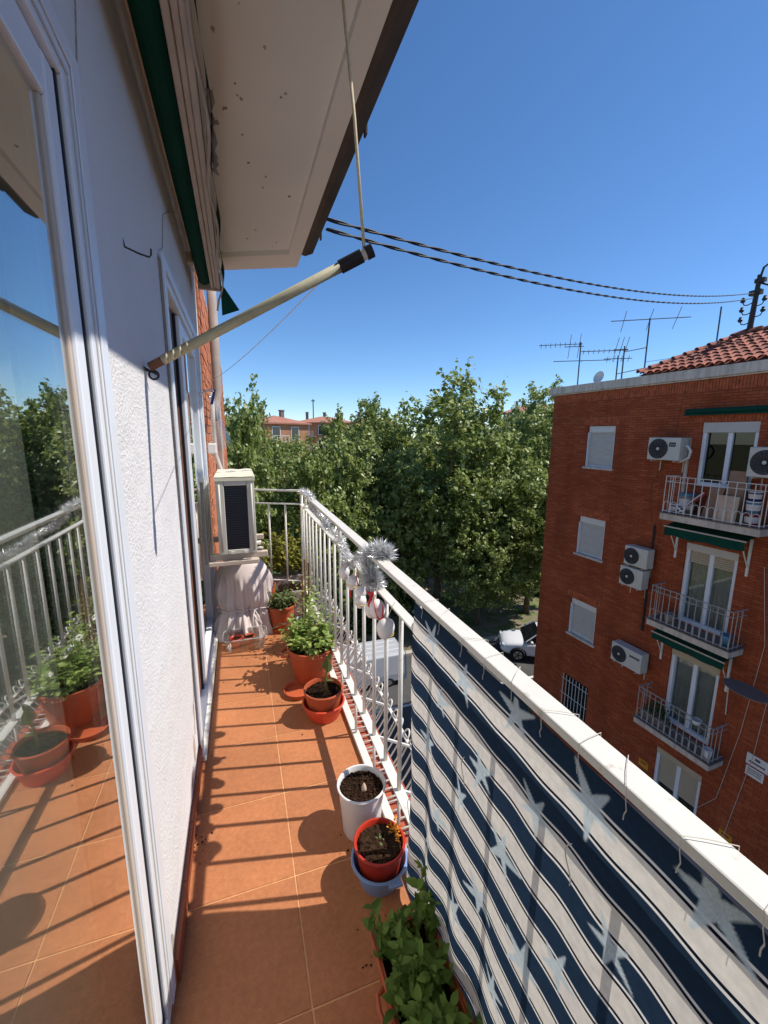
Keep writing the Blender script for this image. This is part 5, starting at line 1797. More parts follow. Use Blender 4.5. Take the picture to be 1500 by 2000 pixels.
# starfish print: a mask stored on the cloth and read by its material
STARS = [(0.901, .93), (0.738, 0.91), (0.829, 0.80), (0.557, 0.955), (0.647, 0.76), (0.725, 0.63), (0.385, 0.93), (0.486, 0.82), (0.821, 0.49), (0.56, 0.66), (0.885, 0.35), (0.897, 0.64), (0.225, 0.96), (0.327, 0.76), (0.638, 0.46), (0.724, 0.32), (0.406, 0.61), (0.482, 0.51), (0.56, 0.33), (.25, .55), (.32, .35), (.12, .70), (.05, .9), (.44, .25), (.9, .2)]
UU, SS = np.meshgrid(us, ss)
mask = np.zeros_like(UU)
for i, (sy, sz) in enumerate(STARS):
    r0 = .047 + .007 * math.sin(i * 2.3)
    du, dsv = UU - sy, SS - (.982 - sz)
    rad = np.hypot(du, dsv)
    ang = (np.arctan2(dsv, du) + i * 1.1) % (2 * math.pi)
    arm = np.floor(5 * ang / (2 * math.pi))
    t_ = (5 * ang / (2 * math.pi)) % 1.0
    half = np.abs(t_ - .5) * (2 * math.pi / 5)          # angle off the arm axis
    along, off_ = rad * np.cos(half), rad * np.sin(half)
    L_ = r0 * (1 + .16 * np.sin(i * 3 + arm * 2.1))
    wid = r0 * (.20 * (1 - np.clip(along / L_, 0, 1)) ** .9 + .045)
    inside = np.clip((wid - off_) / .0022, 0, 1) * np.clip((L_ - along) / .004, 0, 1)
    mask = np.maximum(mask, inside)
at_ = cl_.data.attributes.new('print_mask', 'FLOAT', 'POINT')
at_.data.foreach_set('value', mask.astype(np.float32).ravel())
# string ties over the rail
for i, y in enumerate((.96, .86, .75, .66, .57, .49, .41, .33, .26, .18, .10, .02)):
    sl = .02 * math.sin(i * 2.1)
    pts = [(.4405, y, .974), (.4425, y + .004, .985), (RX - .024, y + .006, 1.003), (RX, y + .01 + sl, 1.0035), (RX + .024, y + .012 + 2 * sl, 1.003), (RX + .026, y + .012 + 2 * sl, .98)]
    tm = part('string_tie', MB().tube(pts, .0006, 5), M['tie'], scr)
    tl_ = [(.4405, y, .974), (.4385, y + .001, .968), (.4385, y + .002 * math.sin(i), .960)]
    part('tie_end', MB().tube(tl_, .0008, 4), M['tie'], tm)
for (y, s) in ((.40, .16), (.70, .26), (.985, .62)):
    p = np.array(cloth(y, s)) - (.004, 0, 0)
    part('loose_tie', MB().tube([p + (-.002 - .003 * math.sin(3 * q_), .010 * math.sin(5.5 * q_) * (1 - .5 * q_), .03 - .07 * q_) for q_ in np.linspace(0, 1, 18)], .0010, 5), M['tie'], scr, smooth=True)

# ------------------------------------------------------------------ pole, rope, hooks
HK = np.array((XW, 1.384, 1.617))
TIP = np.array((.357, 1.172, 1.918))
dv = (TIP - HK) / np.linalg.norm(TIP - HK)
pl = thing('wall_pole', 'pale pole slanting up from the wall with black taped tip', 'pole', tuple(HK))
part('tube', MB().tube([HK + dv * .06, TIP - dv * .075], .0135, 10), M['pole'], pl, smooth=True)
part('taped_grip', MB().tube([TIP - dv * .085, TIP - dv * .02], .0172, 12), M['black'], pl)
part('tip_cap', MB().tube([TIP - dv * .008, TIP + dv * .012], .017, 12), M['black'], pl)
part('tip_ring', MB().tube([TIP - dv * .02, TIP - dv * .008], .014, 12), M['signwhite'], pl)
part('wooden_plug', MB().tube([HK + dv * .018, HK + dv * .066], .0125, 8), M['wood'], pl)
part('cord_wrap', MB().tube([HK + dv * .062 + .0145 * np.array((math.sin(a) * .3, math.cos(a), math.sin(a) * .9)) + dv * (a * .0035) for a in np.linspace(0, 22, 70)], .0035, 5), M['rope'], pl, smooth=True)
wh = thing('wall_hook', 'rusty iron eye hook in the plaster carrying the pole', 'hook', tuple(HK), group='iron hooks in the plaster')
hkpts = [HK + (.0, 0, 0), HK + (.02, 0, -.004)]
part('shank', MB().tube([HK, HK + (.03, -.004, -.01)], .003, 6), M['iron'], wh)
part('eye', MB().tube([HK + (.022 + .012 * math.cos(a), -.004, -.014 + .012 * math.sin(a)) for a in np.linspace(0, 2 * math.pi, 14, endpoint=False)], .003, 6, closed=True), M['iron'], wh)
part('pin', MB().tube([HK + (.0, -.02, .004), HK + (.03, .03, -.012)], .0028, 6), M['iron'], wh)
st_ = thing('wall_staple', 'black bent wire hook in the shaded plaster above the pole', 'hook', (XW, 1.277, 1.885), group='iron hooks in the plaster')
part('wire', MB().tube([(XW - .002, 1.26, 1.905), (XW + .002, 1.262, 1.885), (XW + .03, 1.268, 1.876), (XW + .052, 1.272, 1.872), (XW + .056, 1.273, 1.878), (XW + .057, 1.273, 1.892)], .0022, 6), M['iron'], st_, smooth=True)
RT = np.array((.33, 1.337, ZS))
t = part('rope', MB().tube([TIP - dv * .014 + (0, 0, .018), (TIP + RT) / 2 + (0, .004, 0), RT], .0046, 8), M['rope'], None, smooth=True, org=tuple(TIP))
tag(t, 'cream rope holding the pole tip up to the soffit', 'rope')
EN = np.array((-.165, 3.32, 1.80))
s0 = TIP - dv * .12
t = part('thin_string', MB().tube([s0 + (EN - s0) * q_ - np.array((0, 0, .10 * q_ * (1 - q_))) for q_ in np.linspace(0, 1, 14)], .0014, 5), M['rope'], None, org=tuple(EN))
tag(t, 'thin string from the pole back to the plastic sheet holder', 'string')

# clear plastic sheet hanging on a small bracket
ps = thing('hanging_plastic_sheet', 'clear folded plastic sheet hanging from a peg beside the air conditioner', 'plastic sheet', (-.165, 3.2, 1.3))
part('bracket', MB().tube([(XW, 3.18, 1.70), (-.15, 3.19, 1.74), (-.13, 3.2, 1.72)], .006, 6), M['signwhite'], ps)
part('peg', MB().obox((-.142, 3.2, 1.69), (.009, 0, 0), (0, .008, 0), (.012, 0, .05)), M['navytub'], ps, bevel=.002)
sh_ = MB()
sh_.grid(lambda u, w: (-.14 + .105 * w * u + .004 * math.sin(9 * w), 3.2 + .025 * math.sin(u * 7) + .02 * w, 1.68 - .36 * w + .04 * u * w), np.linspace(0, 1, 8), np.linspace(0, 1, 12))
part('sheet', sh_, M['sheet'], ps, smooth=True)
part('knot', MB().lathe([(.001, 0), (.012, .008), (.012, .02), (.001, .03)], (-.165, 3.2, 1.67), 8), M['sheet'], ps, smooth=True)

# ------------------------------------------------------------------ air conditioner on the balcony
ac = thing('balcony_air_conditioner', 'yellowed air conditioner with dark coil side hanging over the covered object', 'air conditioner', (-.03, 3.1, .675))
ax0, ax1, ay0, ay1, az0, az1 = -.147, .085, 2.8, 3.44, .675, 1.17
cs = MB()
cs.box(ax0, ax1, ay0 + .012, ay1, az0, az1)
part('casing', cs, M['ac_dirty'], ac, bevel=.008)
lid = MB()
lid.grid(lambda u, w: (u, w, az1 + .006 + .004 * (math.sin((u - ax0) * 55) * math.sin((w - ay0) * 38))), np.linspace(ax0 - .006, ax1 + .006, 24), np.linspace(ay0 - .004, ay1 + .004, 40))
lid.box(ax0 - .006, ax1 + .006, ay0 - .004, ay1 + .004, az1 - .02, az1 + .0015)
part('lid', lid, M['ac_dirty'], ac)
fr = MB()
fr.box(ax0, ax0 + .05, ay0, ay0 + .011, az0, az1 - .021)
fr.box(ax1 - .045, ax1, ay0, ay0 + .011, az0, az1 - .021)
fr.box(ax0 + .051, ax1 - .046, ay0, ay0 + .011, az1 - .05, az1 - .021)
fr.box(ax0 + .051, ax1 - .046, ay0, ay0 + .011, az0, az0 + .03)
part('side_frame', fr, M['ac'], ac, bevel=.004)
part('side_frame_rib', MB().cyl((ax0 + .02, ay0 - .001, az0 + .02), (ax0 + .02, ay0 - .001, az1 - .04), .006, 8).cyl((ax1 - .018, ay0 - .001, az0 + .02), (ax1 - .018, ay0 - .001, az1 - .04), .006, 8), M['ac'], ac, smooth=True)
part('coil', MB().box(ax0 + .051, ax1 - .046, ay0 + .006, ay0 + .0115, az0 + .031, az1 - .051), M['coil'], ac)
fn_ = MB()
z = az0 + .04
while z < az1 - .06:
    fn_.box(ax0 + .053, ax1 - .048, ay0 + .002, ay0 + .006, z, z + .004)
    z += .0155
part('coil_fins', fn_, M['fin'], ac)
part('foot_clip', MB().box(ax0 + .07, ax0 + .09, ay0 - .006, ay0, az0 + .004, az0 + .018).box(ax1 - .08, ax1 - .06, ay0 - .006, ay0, az0 + .004, az0 + .018), M['signwhite'], ac)
for yy in (2.86, 3.36):
    brk = MB()
    brk.box(XW + .022, ax1 + .07, yy - .02, yy + .02, az0 - .045, az0 - .006)
    part('bracket', brk, M['cream'], ac, bevel=.004)
part('bracket_beam', MB().box(XW + .021, ax1 + .01, 2.80, 2.84, az0 - .075, az0 - .046), M['cream'], ac, bevel=.004)
part('wall_rail', MB().box(XW + .001, XW + .02, 2.8, 2.85, .62, 1.15), M['ac_grey'], ac, bevel=.003)
part('valve', MB().cyl((ax1 + .001, 2.86, az0 + .05), (ax1 + .03, 2.86, az0 + .05), .014, 10).cyl((ax1 + .001, 2.86, az0 + .02), (ax1 + .04, 2.85, az0 + .015), .008, 8), M['signwhite'], ac)

# ------------------------------------------------------------------ covered thing under the air conditioner
cv = thing('covered_barbecue', 'lumpy pinkish cloth cover tied with cord under the air conditioner', 'cover', (-.03, 3.2, 0))
def cover_fn(a, t_):
    # a angle, t_ 0 (floor) .. 1 (top)
    z = .575 * t_
    tie = math.exp(-((t_ - .36) / .06) ** 2)
    r = .185 * (1 - max(0, t_ - .72) ** 2 * 5.5)
    if t_ < .36:
        r = .165 + .06 * (1 - t_ / .36)
    r -= .022 * tie
    pleat = (.012 * math.sin(a * 15 + 2.0 * math.sin(a * 2) + 3 * t_) + .007 * math.sin(a * 31 + 5 * t_)) * (1.0 if t_ < .62 else max(0, 1 - (t_ - .62) * 5)) * (1.4 if t_ < .36 else 1)
    lump = .014 * math.sin(a * 2 + 4 * t_) + .010 * math.sin(a * 4 + 11 * t_) + .006 * math.sin(a * 7 - 17 * t_)
    r = max(.002, r + pleat + lump * (1 - t_ ** 4))
    if t_ > .97:
        r *= max(.02, (1 - t_) / .03)
    return (-.012 + r * .98 * math.cos(a), 3.11 + r * .9 * math.sin(a), z - .03 * max(0, t_ - .8) * math.cos(a + .6) * 5 * .3)
an = np.linspace(0, 2 * math.pi, 201)
b = MB()
b.grid(cover_fn, an, np.linspace(0, 1, 44))
part('cover', b, M['cover'], cv, smooth=True)
cd_ = [np.array(cover_fn(a, .36)) * 1.0 + np.array((.008 * math.cos(a), .008 * math.sin(a), .003 * math.sin(3 * a))) for a in np.linspace(0, 2 * math.pi, 60, endpoint=False)]
part('cord', MB().tube(cd_, .004, 5, closed=True), M['signwhite'], cv)
c0 = np.array(cover_fn(-1.15, .36)) + (.005, -.012, 0)
part('cord_end', MB().tube([c0, c0 + (.02, -.015, -.04), c0 + (.045, -.02, -.10), c0 + (.03, -.03, -.13), c0 + (0, -.03, -.12)], .0035, 5).tube([c0, c0 + (-.015, -.02, -.06), c0 + (-.01, -.03, -.16)], .0035, 5), M['signwhite'], cv, smooth=True)

# ------------------------------------------------------------------ clear tub with seedling pots
def rrect(cx, cy, w, d, r, n=5):
    pts = []
    for (sx, sy, a0) in ((1, 1, 0), (-1, 1, .5), (-1, -1, 1), (1, -1, 1.5)):
        for k in range(n + 1):
            a = (a0 + .5 * k / n) * math.pi
            pts.append((cx + sx * (w / 2 - r) + r * math.cos(a), cy + sy * (d / 2 - r) + r * math.sin(a)))
    return pts
tubc = (-.02, 2.845)
tub = thing('clear_plastic_tub', 'clear plastic food tub on the tiles in front of the cloth cover', 'tub', (tubc[0], tubc[1], 0))
lay = [(.24, .135, .004), (.27, .165, .088), (.285, .18, .09), (.285, .18, .094), (.262, .157, .092), (.236, .131, .008)]
b = MB()
rings = [rrect(tubc[0], tubc[1], w, d, .04) for w, d, z in lay]
n = len(rings[0])
vv = [(p[0], p[1], lay[i][2]) for i, rg in enumerate(rings) for p in rg]
ff = [(i * n + j, i * n + (j + 1) % n, (i + 1) * n + (j + 1) % n, (i + 1) * n + j) for i in range(len(lay) - 1) for j in range(n)]
ff += [tuple(range(n - 1, -1, -1)), tuple(5 * n + j for j in range(n))]
b.add(vv, ff)
part('tub_body', b, M['clear'], tub)
rm_ = rrect(tubc[0], tubc[1], .285, .18, .04)
part('rim', MB().tube([(p[0], p[1], .0955) for p in rm_], .0028, 6, closed=True), M['sheet2'], tub, smooth=True)
for i, (dx, m_, lab) in enumerate(((-.06, 'redpot', 'small dark red pot at the left inside the clear tub'), (.02, 'terra', 'small reddish pot with speckled soil in the middle of the clear tub'))):
    c = (tubc[0] + dx, tubc[1] - .005, .01)
    t = thing('seedling_pot', lab, 'pot', c, group='seedling pots in the clear tub')
    part('pot', MB().lathe([(.001, 0), (.03, 0), (.041, .062), (.043, .062), (.043, .07), (.038, .07), (.036, .05)], c, 24), M[m_], t, smooth=True)
    part('soil', MB().disc((c[0], c[1], c[2] + .056), .038, 20, lambda x, y: .004 * math.sin(x * 300) * math.sin(y * 260)), M['soil'], t)

# ------------------------------------------------------------------ pots and plants
def soil_fn(seed, amp=.006):
    r = random.Random(seed)
    ks = [(r.uniform(60, 260), r.uniform(60, 260), r.uniform(0, 6)) for _ in range(6)]
    return lambda x, y: amp * sum(math.sin(a * x + p) * math.cos(b_ * y + p) for a, b_, p in ks) / 3
CR = []
for s in range(3):
    r = random.Random(s)
    bmx = bmesh.new()
    bmesh.ops.create_icosphere(bmx, subdivisions=1, radius=1)
    for v_ in bmx.verts:
        v_.co *= r.uniform(.6, 1.25)
    CR.append(([tuple(v_.co) for v_ in bmx.verts], [tuple(q_.index for q_ in f_.verts) for f_ in bmx.faces]))
    bmx.free()
def crumbs(c, r, n, s0, s1, seed):
    rr = random.Random(seed)
    b_ = MB()
    for _ in range(n):
        a, q_ = rr.uniform(0, 6.283), r * math.sqrt(rr.random())
        s = rr.uniform(s0, s1)
        vs, fs = CR[rr.randrange(3)]
        p = np.array((c[0] + q_ * math.cos(a), c[1] + q_ * math.sin(a), c[2] + rr.uniform(-.002, .004)))
        sc_ = np.array((s * rr.uniform(.6, 1.5), s * rr.uniform(.6, 1.5), s * rr.uniform(.5, 1)))
        b_.add([tuple(np.array(v_) * sc_ + p) for v_ in vs], fs)
    return b_
def potted(name, label, c, rt, rb, h, m_, rim=.022, fill=.03, seed=0, cat='plant pot', grp='pots on the balcony floor', soil=True, wall=.006, band=False):
    t = thing(name, label, cat, c, group=grp)
    pf = [(.001, 0), (rb * .96, 0), (rb, .006), (rb + (rt - rb) * .80, h - rim - .001)]
    if rim > 0:
        pf += [(rt - .003, h - rim), (rt, h - rim + .003)]
        if band:
            pf += [(rt + .001, h - rim * .6), (rt - .001, h - rim * .55)]
    pf += [(rt + .002, h - .003), (rt, h), (rt - wall, h), (rt - wall - .002, h - .004), (rt - wall - .004, h - fill - .01)]
    part('pot', MB().lathe(pf, c, 48), M[m_], t, smooth=True)
    auto_smooth(t.children[0], 40)
    if soil:
        rs = rt - wall - .003
        part('soil', MB().disc((c[0], c[1], c[2] + h - fill), rs, 40, soil_fn(seed), 10), M['soil'], t, smooth=True)
        part('soil_crumbs', crumbs((c[0], c[1], c[2] + h - fill + .002), rs * .95, 260, .0015, .0055, seed + 5), M['crumb'], t, kind='stuff')
    return t
def saucer(label, c, r, m_, h=.028):
    t = thing('saucer', label, 'saucer', c, group='saucers on the balcony floor')
    part('dish', MB().lathe([(.001, 0), (r * .9, 0), (r, h), (r - .005, h), (r * .87, .006), (.001, .006)], c, 40), M[m_], t, smooth=True)
    auto_smooth(t.children[0], 40)
    return t
# leaf meshes shaped with a rib, used as single leaves
def leaf_mesh(name, L, W, m, curl=.25, cup=.2, n=6, point=1.0, tooth=0.0):
    b_ = MB()
    ws = [0, .55, .9, 1.0, .85, .5, 0][:n + 1]
    v, f = [], []
    for i in range(n + 1):
        t_ = i / n
        w = W / 2 * (math.sin(math.pi * t_ ** .85) ** .8 if 0 < t_ < 1 else 0) * (1 + tooth * (-1) ** i)
        z = -curl * L * t_ * t_
        x = L * t_
        v += [(x, -w, z + cup * w), (x, 0, z), (x, w, z + cup * w)]
    for i in range(n):
        f += [(i * 3, i * 3 + 3, i * 3 + 4, i * 3 + 1), (i * 3 + 1, i * 3 + 4, i * 3 + 5, i * 3 + 2)]
    b_.add(v, f)
    return mesh_of(name, b_, m, smooth=True)
def orient(p, d, up, s=1.0, roll=0.0):
    d = Vector(d).normalized()
    up = Vector(up)
    y = up.cross(d)
    if y.length < 1e-4:
        y = Vector((0, 1, 0)).cross(d)
    y.normalize()
    z = d.cross(y)
    mt = Matrix(((d.x, y.x, z.x), (d.y, y.y, z.y), (d.z, y.z, z.z)))
    mt = mt @ Matrix.Rotation(roll, 3, 'X')
    return Matrix.Translation(Vector(p)) @ (mt.to_4x4()) @ Matrix.Scale(s, 4)
def bake_leaves(me, mats):
    """many copies of a leaf mesh joined into one mesh"""
    base = np.array([v_.co for v_ in me.vertices])
    polys = [tuple(p.vertices) for p in me.polygons]
    b_ = MB()
    for m4 in mats:
        A = np.array(m4)
        b_.add((base @ A[:3, :3].T + A[:3, 3]).tolist(), polys)
    return b_

# white pot with a bulb tip
c = (.362, 1.285, 0)
t = potted('planted_pot', 'tall white pot with dark soil and one bulb tip', c, .088, .068, .19, 'whitepot', rim=0, fill=.022, seed=1, wall=.005)
og_ = np.array(c)
part('bulb_tip', MB().lathe([(.009, 0), (.010, .008), (.006, .024), (.001, .034)], (c[0] + .006, c[1] - .012, .165), 10), M['board'], t, smooth=True)
# red pot in a blue pot
c = (.368, 1.092, 0)
t = potted('outer_pot', 'light blue outer pot holding the red pot near the planter', c, .092, .066, .085, 'bluepot', rim=0, fill=.02, seed=2, soil=False)
part('pot_lug', MB().obox((c[0] + .02, c[1] - .094, .077), (.022, 0, 0), (0, .012, 0), (0, 0, .005)).obox((c[0] + .075, c[1] - .058, .077), (.012, .016, 0), (.008, -.006, 0), (0, 0, .005)), M['bluepot'], t, bevel=.002)
c2 = (.368, 1.092, .012)
t = potted('planted_pot', 'red pot with rough earth and an orange bloom, inside the blue pot', c2, .083, .060, .132, 'redpot', rim=.014, fill=.018, seed=3)
part('turned_earth', crumbs((c2[0], c2[1], .130), .066, 420, .003, .011, 12), M['crumb'], t, kind='stuff')
bl = MB()
rr = random.Random(2)
for _ in range(60):
    p = np.array((c2[0] + .066 + rr.gauss(0, .008), c2[1] + .02 + rr.gauss(0, .018), .142 + rr.gauss(0, .006)))
    d = np.array((rr.gauss(0, 1), rr.gauss(0, 1), rr.gauss(0, .7)))
    d /= np.linalg.norm(d)
    s = np.cross(d, (0, 0, 1)); s /= np.linalg.norm(s) + 1e-6
    bl.add([p, p + d * .012 + s * .003, p + d * .016, p + d * .012 - s * .003], [(0, 1, 2, 3)])
part('bloom', bl, M['flower'], t)
gm = []
rr = random.Random(4)
lm_small = leaf_mesh('leaf', .02, .008, M['leaf_olive'])
for _ in range(10):
    p = (c2[0] + rr.gauss(0, .03), c2[1] + rr.gauss(0, .03), .133)
    gm.append(orient(p, (rr.gauss(0, 1), rr.gauss(0, 1), rr.uniform(.3, 1.2)), (0, 0, 1), rr.uniform(.5, 1.0)))
part('sprouts', bake_leaves(lm_small, gm), M['leaf_olive'], t, kind='stuff')

# small terracotta pot in coral pot, with one stem
c = (.352, 1.965, 0)
t = potted('outer_pot', 'coral outer pot around the small terracotta pot', c, .108, .082, .085, 'coral', rim=.012, fill=.02, seed=4, soil=False)
c3 = (.352, 1.965, .02)
t = potted('planted_pot', 'small terracotta pot with a single thick stem, standing in the coral pot', c3, .1, .075, .135, 'terra', rim=.02, fill=.022, seed=5)
part('stem', MB().tube([(.36, 1.95, .13), (.362, 1.945, .22), (.37, 1.94, .29), (.372, 1.94, .33)], [.007, .0065, .006, .003], 8), M['stem'], t, smooth=True)
mt3 = [orient((.367, 1.942, .25), (.15, -.1, 1), (1, 0, 0), 1.6, .3), orient((.37, 1.94, .26), (-.25, -.2, 1), (0, 1, 0), 1.4), orient((.371, 1.94, .30), (.3, .2, .9), (0, 1, 0), 1.0), orient((.36, 1.945, .2), (.6, -.3, .2), (0, 0, 1), .8)]
lmb = leaf_mesh('leaf', .055, .028, M['leaf_olive'], curl=.1, cup=.5)
for m4 in mt3:
    inst('leaf', lmb, t, Matrix.Translation(-Vector(c3)) @ m4)

# big terracotta pot with basil
c = (.352, 2.33, 0)
saucer('terracotta saucer sticking out left beneath the big pot', (.255, 2.20, 0), .085, 'terra')
t = potted('planted_pot', 'big terracotta pot overflowing with light green leafy herb', c, .142, .102, .215, 'terra', rim=.035, fill=.03, seed=6, band=True)
part('grip', MB().tube([(c[0] - .138, c[1] - .05, .185), (c[0] - .175, c[1] - .02, .175), (c[0] - .176, c[1] + .03, .175), (c[0] - .138, c[1] + .05, .185)], .009, 6), M['terra'], t, smooth=True)
lb = leaf_mesh('leaf', .036, .022, M['leaf_basil'], curl=.3, cup=.35)
rr = random.Random(7)
mats_ = []
stm = MB()
for k in range(78):
    a, q_ = rr.uniform(0, 6.283), .125 * math.sqrt(rr.random())
    base = np.array((c[0] + q_ * math.cos(a), c[1] + q_ * math.sin(a) + .01, .185))
    hgt = rr.uniform(.06, .19) * (1 - .25 * q_ / .125)
    if base[1] > c[1] + .02:
        hgt *= 1.35
    lean = np.array((math.cos(a), math.sin(a), 0)) * rr.uniform(.0, .05) + np.array((rr.gauss(.01, .02), rr.gauss(0, .02), 0))
    top = base + lean + (0, 0, hgt)
    stm.tube([base, (base + top) / 2 + (0, 0, .01), top], [.002, .0016, .001], 4)
    for j in range(rr.randint(7, 13)):
        s = rr.uniform(.35, 1.05)
        p = base + (top - base) * s
        az = rr.uniform(0, 6.283)
        mats_.append(orient(p, (math.cos(az), math.sin(az), rr.uniform(-.1, .8)), (0, 0, 1), rr.uniform(.55, 1.15), rr.gauss(0, .4)))
part('stems', stm, M['stem'], t)
part('foliage', bake_leaves(lb, mats_), M['leaf_basil'], t, smooth=True, kind='stuff')

# back pots: onion/garlic like leaves, canes, dark soil
c = (.245, 3.05, 0)
saucer('dark terracotta saucer under the pot beside the clear tub', (.245, 3.05, 0), .098, 'terra')
cb2 = (.245, 3.05, .010)
t = potted('planted_pot', 'terracotta pot with small green shoots beside the clear tub', cb2, .1, .076, .185, 'terra', rim=.026, fill=.025, seed=8)
rr = random.Random(9)
mats_ = []
for _ in range(380):
    a, q_ = rr.uniform(0, 6.283), .105 * math.sqrt(rr.random())
    p = (cb2[0] + q_ * math.cos(a), cb2[1] + q_ * math.sin(a), .172 + rr.uniform(0, .10))
    mats_.append(orient(p, (rr.gauss(0, 1), rr.gauss(0, 1), rr.uniform(-.1, 1)), (0, 0, 1), rr.uniform(.5, 1.0), rr.gauss(0, .4)))
part('foliage', bake_leaves(lb, mats_), M['leaf_olive'], t, smooth=True, kind='stuff')
def strap(base, d, L, w, m_, par, bend=.5, name='strap_leaf'):
    base = np.array(base); d = np.array(d, float); d /= np.linalg.norm(d)
    hd = np.array((d[0], d[1], 0)); hd /= np.linalg.norm(hd) + 1e-6
    sd = np.array((-hd[1], hd[0], 0))
    b_ = MB()
    v = []
    for i in range(9):
        s = i / 8
        p = base + d * L * s + hd * L * bend * s * s * .5 - np.array((0, 0, L * bend * s * s * .55))
        ww = w * (1 - s ** 3) * .5
        v += [p - sd * ww + (0, 0, ww * .5), p, p + sd * ww + (0, 0, ww * .5)]
    f = []
    for i in range(8):
        f += [(i * 3, i * 3 + 1, i * 3 + 4, i * 3 + 3), (i * 3 + 1, i * 3 + 2, i * 3 + 5, i * 3 + 4)]
    b_.add(v, f)
    return part(name, b_, m_, par, smooth=True)
for d, L in (((-.45, -.2, 1), .25), ((.15, -.1, 1), .27), ((.3, .1, 1), .2), ((-.1, .3, 1), .18)):
    strap((cb2[0] - .005, cb2[1] + .01, .18), d, L, .022, M['leaf_olive'], t, .25)
c4 = (.355, 2.70, 0)
t = potted('planted_pot', 'small white pot with dark earth behind the big leafy pot', c4, .082, .062, .2, 'whitepot', rim=.016, fill=.03, seed=10)
for i, (d, L) in enumerate((((-.9, -.3, .5), .22), ((-.5, -.7, .8), .16), ((.5, -.2, .9), .2), ((.2, -.4, 1), .22), ((.6, .2, 1), .18), ((-.8, .2, .3), .17))):
    strap((c4[0] + .02 * math.sin(i), c4[1] + .02 * math.cos(i), .175), d, L, .009, M['leaf_blue'], t, .8)
for i, (x, y, h_) in enumerate(((.375, 2.72, .62), (.405, 2.76, .58), (.36, 2.74, .5))):
    part('cane', MB().tube([(x, y, .15), (x + .008, y + .01, h_)], .006, 6), M['cane'], t)
rr = random.Random(19)
mats_ = []
for _ in range(220):
    p = (.40 + rr.gauss(0, .035), 2.72 + rr.gauss(0, .09), .3 + rr.gauss(0, .10))
    mats_.append(orient(p, (rr.gauss(0, 1), rr.gauss(0, 1), rr.uniform(-.2, 1)), (0, 0, 1), rr.uniform(.5, .9), rr.gauss(0, .4)))
part('foliage', bake_leaves(lb, mats_), M['leaf_basil'], t, smooth=True, kind='stuff')
c5 = (.41, 2.55, 0)
t = potted('planted_pot', 'terracotta pot with arching blue-green straps against the railing bars', c5, .06, .05, .17, 'terra', rim=.016, fill=.02, seed=11)
rr = random.Random(21)
for i in range(16):
    a = rr.uniform(0, 6.283)
    strap((c5[0] + .02 * math.cos(a), c5[1] + .02 * math.sin(a), .15), (math.cos(a) * .6, math.sin(a) * .6, 1), rr.uniform(.14, .26), .010, M['leaf_blue'], t, .6)
# far corner: grey square planter with bush, red pot with flower
c6 = (.35, 3.30, 0)
t = thing('grey_planter', 'rough grey planter with dead soil in the far corner', 'planter', c6)
part('box', MB().box(.24, .44, 3.22, 3.38, .003, .22), M['greypot'], t, bevel=.012)
part('soil', MB().box(.25, .43, 3.23, 3.37, .2, .228), M['soil'], t)
part('soil_crumbs', crumbs((.34, 3.3, .23), .085, 160, .003, .008, 31), M['crumb'], t, kind='stuff')
t = potted('planted_pot', 'small brown red pot with a pink flower behind the pot beside the tub', (.16, 3.34, 0), .07, .055, .26, 'terra', rim=.016, fill=.03, seed=12)
part('petals', crumbs((.15, 3.30, .27), .02, 14, .006, .012, 5), M['pink'], t)
mats_ = []
rr = random.Random(23)
for _ in range(90):
    p = (.15 + rr.gauss(0, .05), 3.36 + rr.gauss(0, .04), .29 + abs(rr.gauss(0, .05)))
    mats_.append(orient(p, (rr.gauss(0, 1), rr.gauss(0, 1), rr.uniform(-.1, 1)), (0, 0, 1), rr.uniform(.6, 1.0), rr.gauss(0, .4)))
part('foliage', bake_leaves(lb, mats_), M['leaf_blue'], t, smooth=True, kind='stuff')
# yellowish shrub just outside the end railing in a hanging box
c7 = (.36, 3.66, .05)
t = thing('hanging_shrub', 'yellow-green shrub in a box hung outside the end railing', 'shrub', c7)
part('box', MB().box(.12, .58, 3.6, 3.76, .05, .22), M['greypot'], t, bevel=.01)
part('hanger', MB().bar((.2, sk(.2, 3.42), .24), (.2, 3.62, .2), .01, .006).bar((.5, 3.45, .24), (.5, 3.62, .2), .01, .006), M['white'], t)
mats_ = []
stm = MB()
rr = random.Random(25)
for k in range(95):
    bx = np.array((rr.uniform(.10, .58), rr.uniform(3.6, 3.74), .21))
    top = bx + np.array((rr.gauss(0, .07), rr.gauss(0, .05), rr.uniform(.1, .42)))
    stm.tube([bx, top], [.003, .0015], 4)
    for j in range(14):
        p = bx + (top - bx) * rr.uniform(.3, 1.05) + np.array((rr.gauss(0, .012), rr.gauss(0, .012), 0))
        mats_.append(orient(p, (rr.gauss(0, 1), rr.gauss(0, 1), rr.uniform(0, 1)), (0, 0, 1), rr.uniform(.6, 1.1), rr.gauss(0, .5)))
part('stems', stm, M['stem'], t)
part('foliage', bake_leaves(lb, mats_), M['leaf_yellow'], t, smooth=True, kind='stuff')

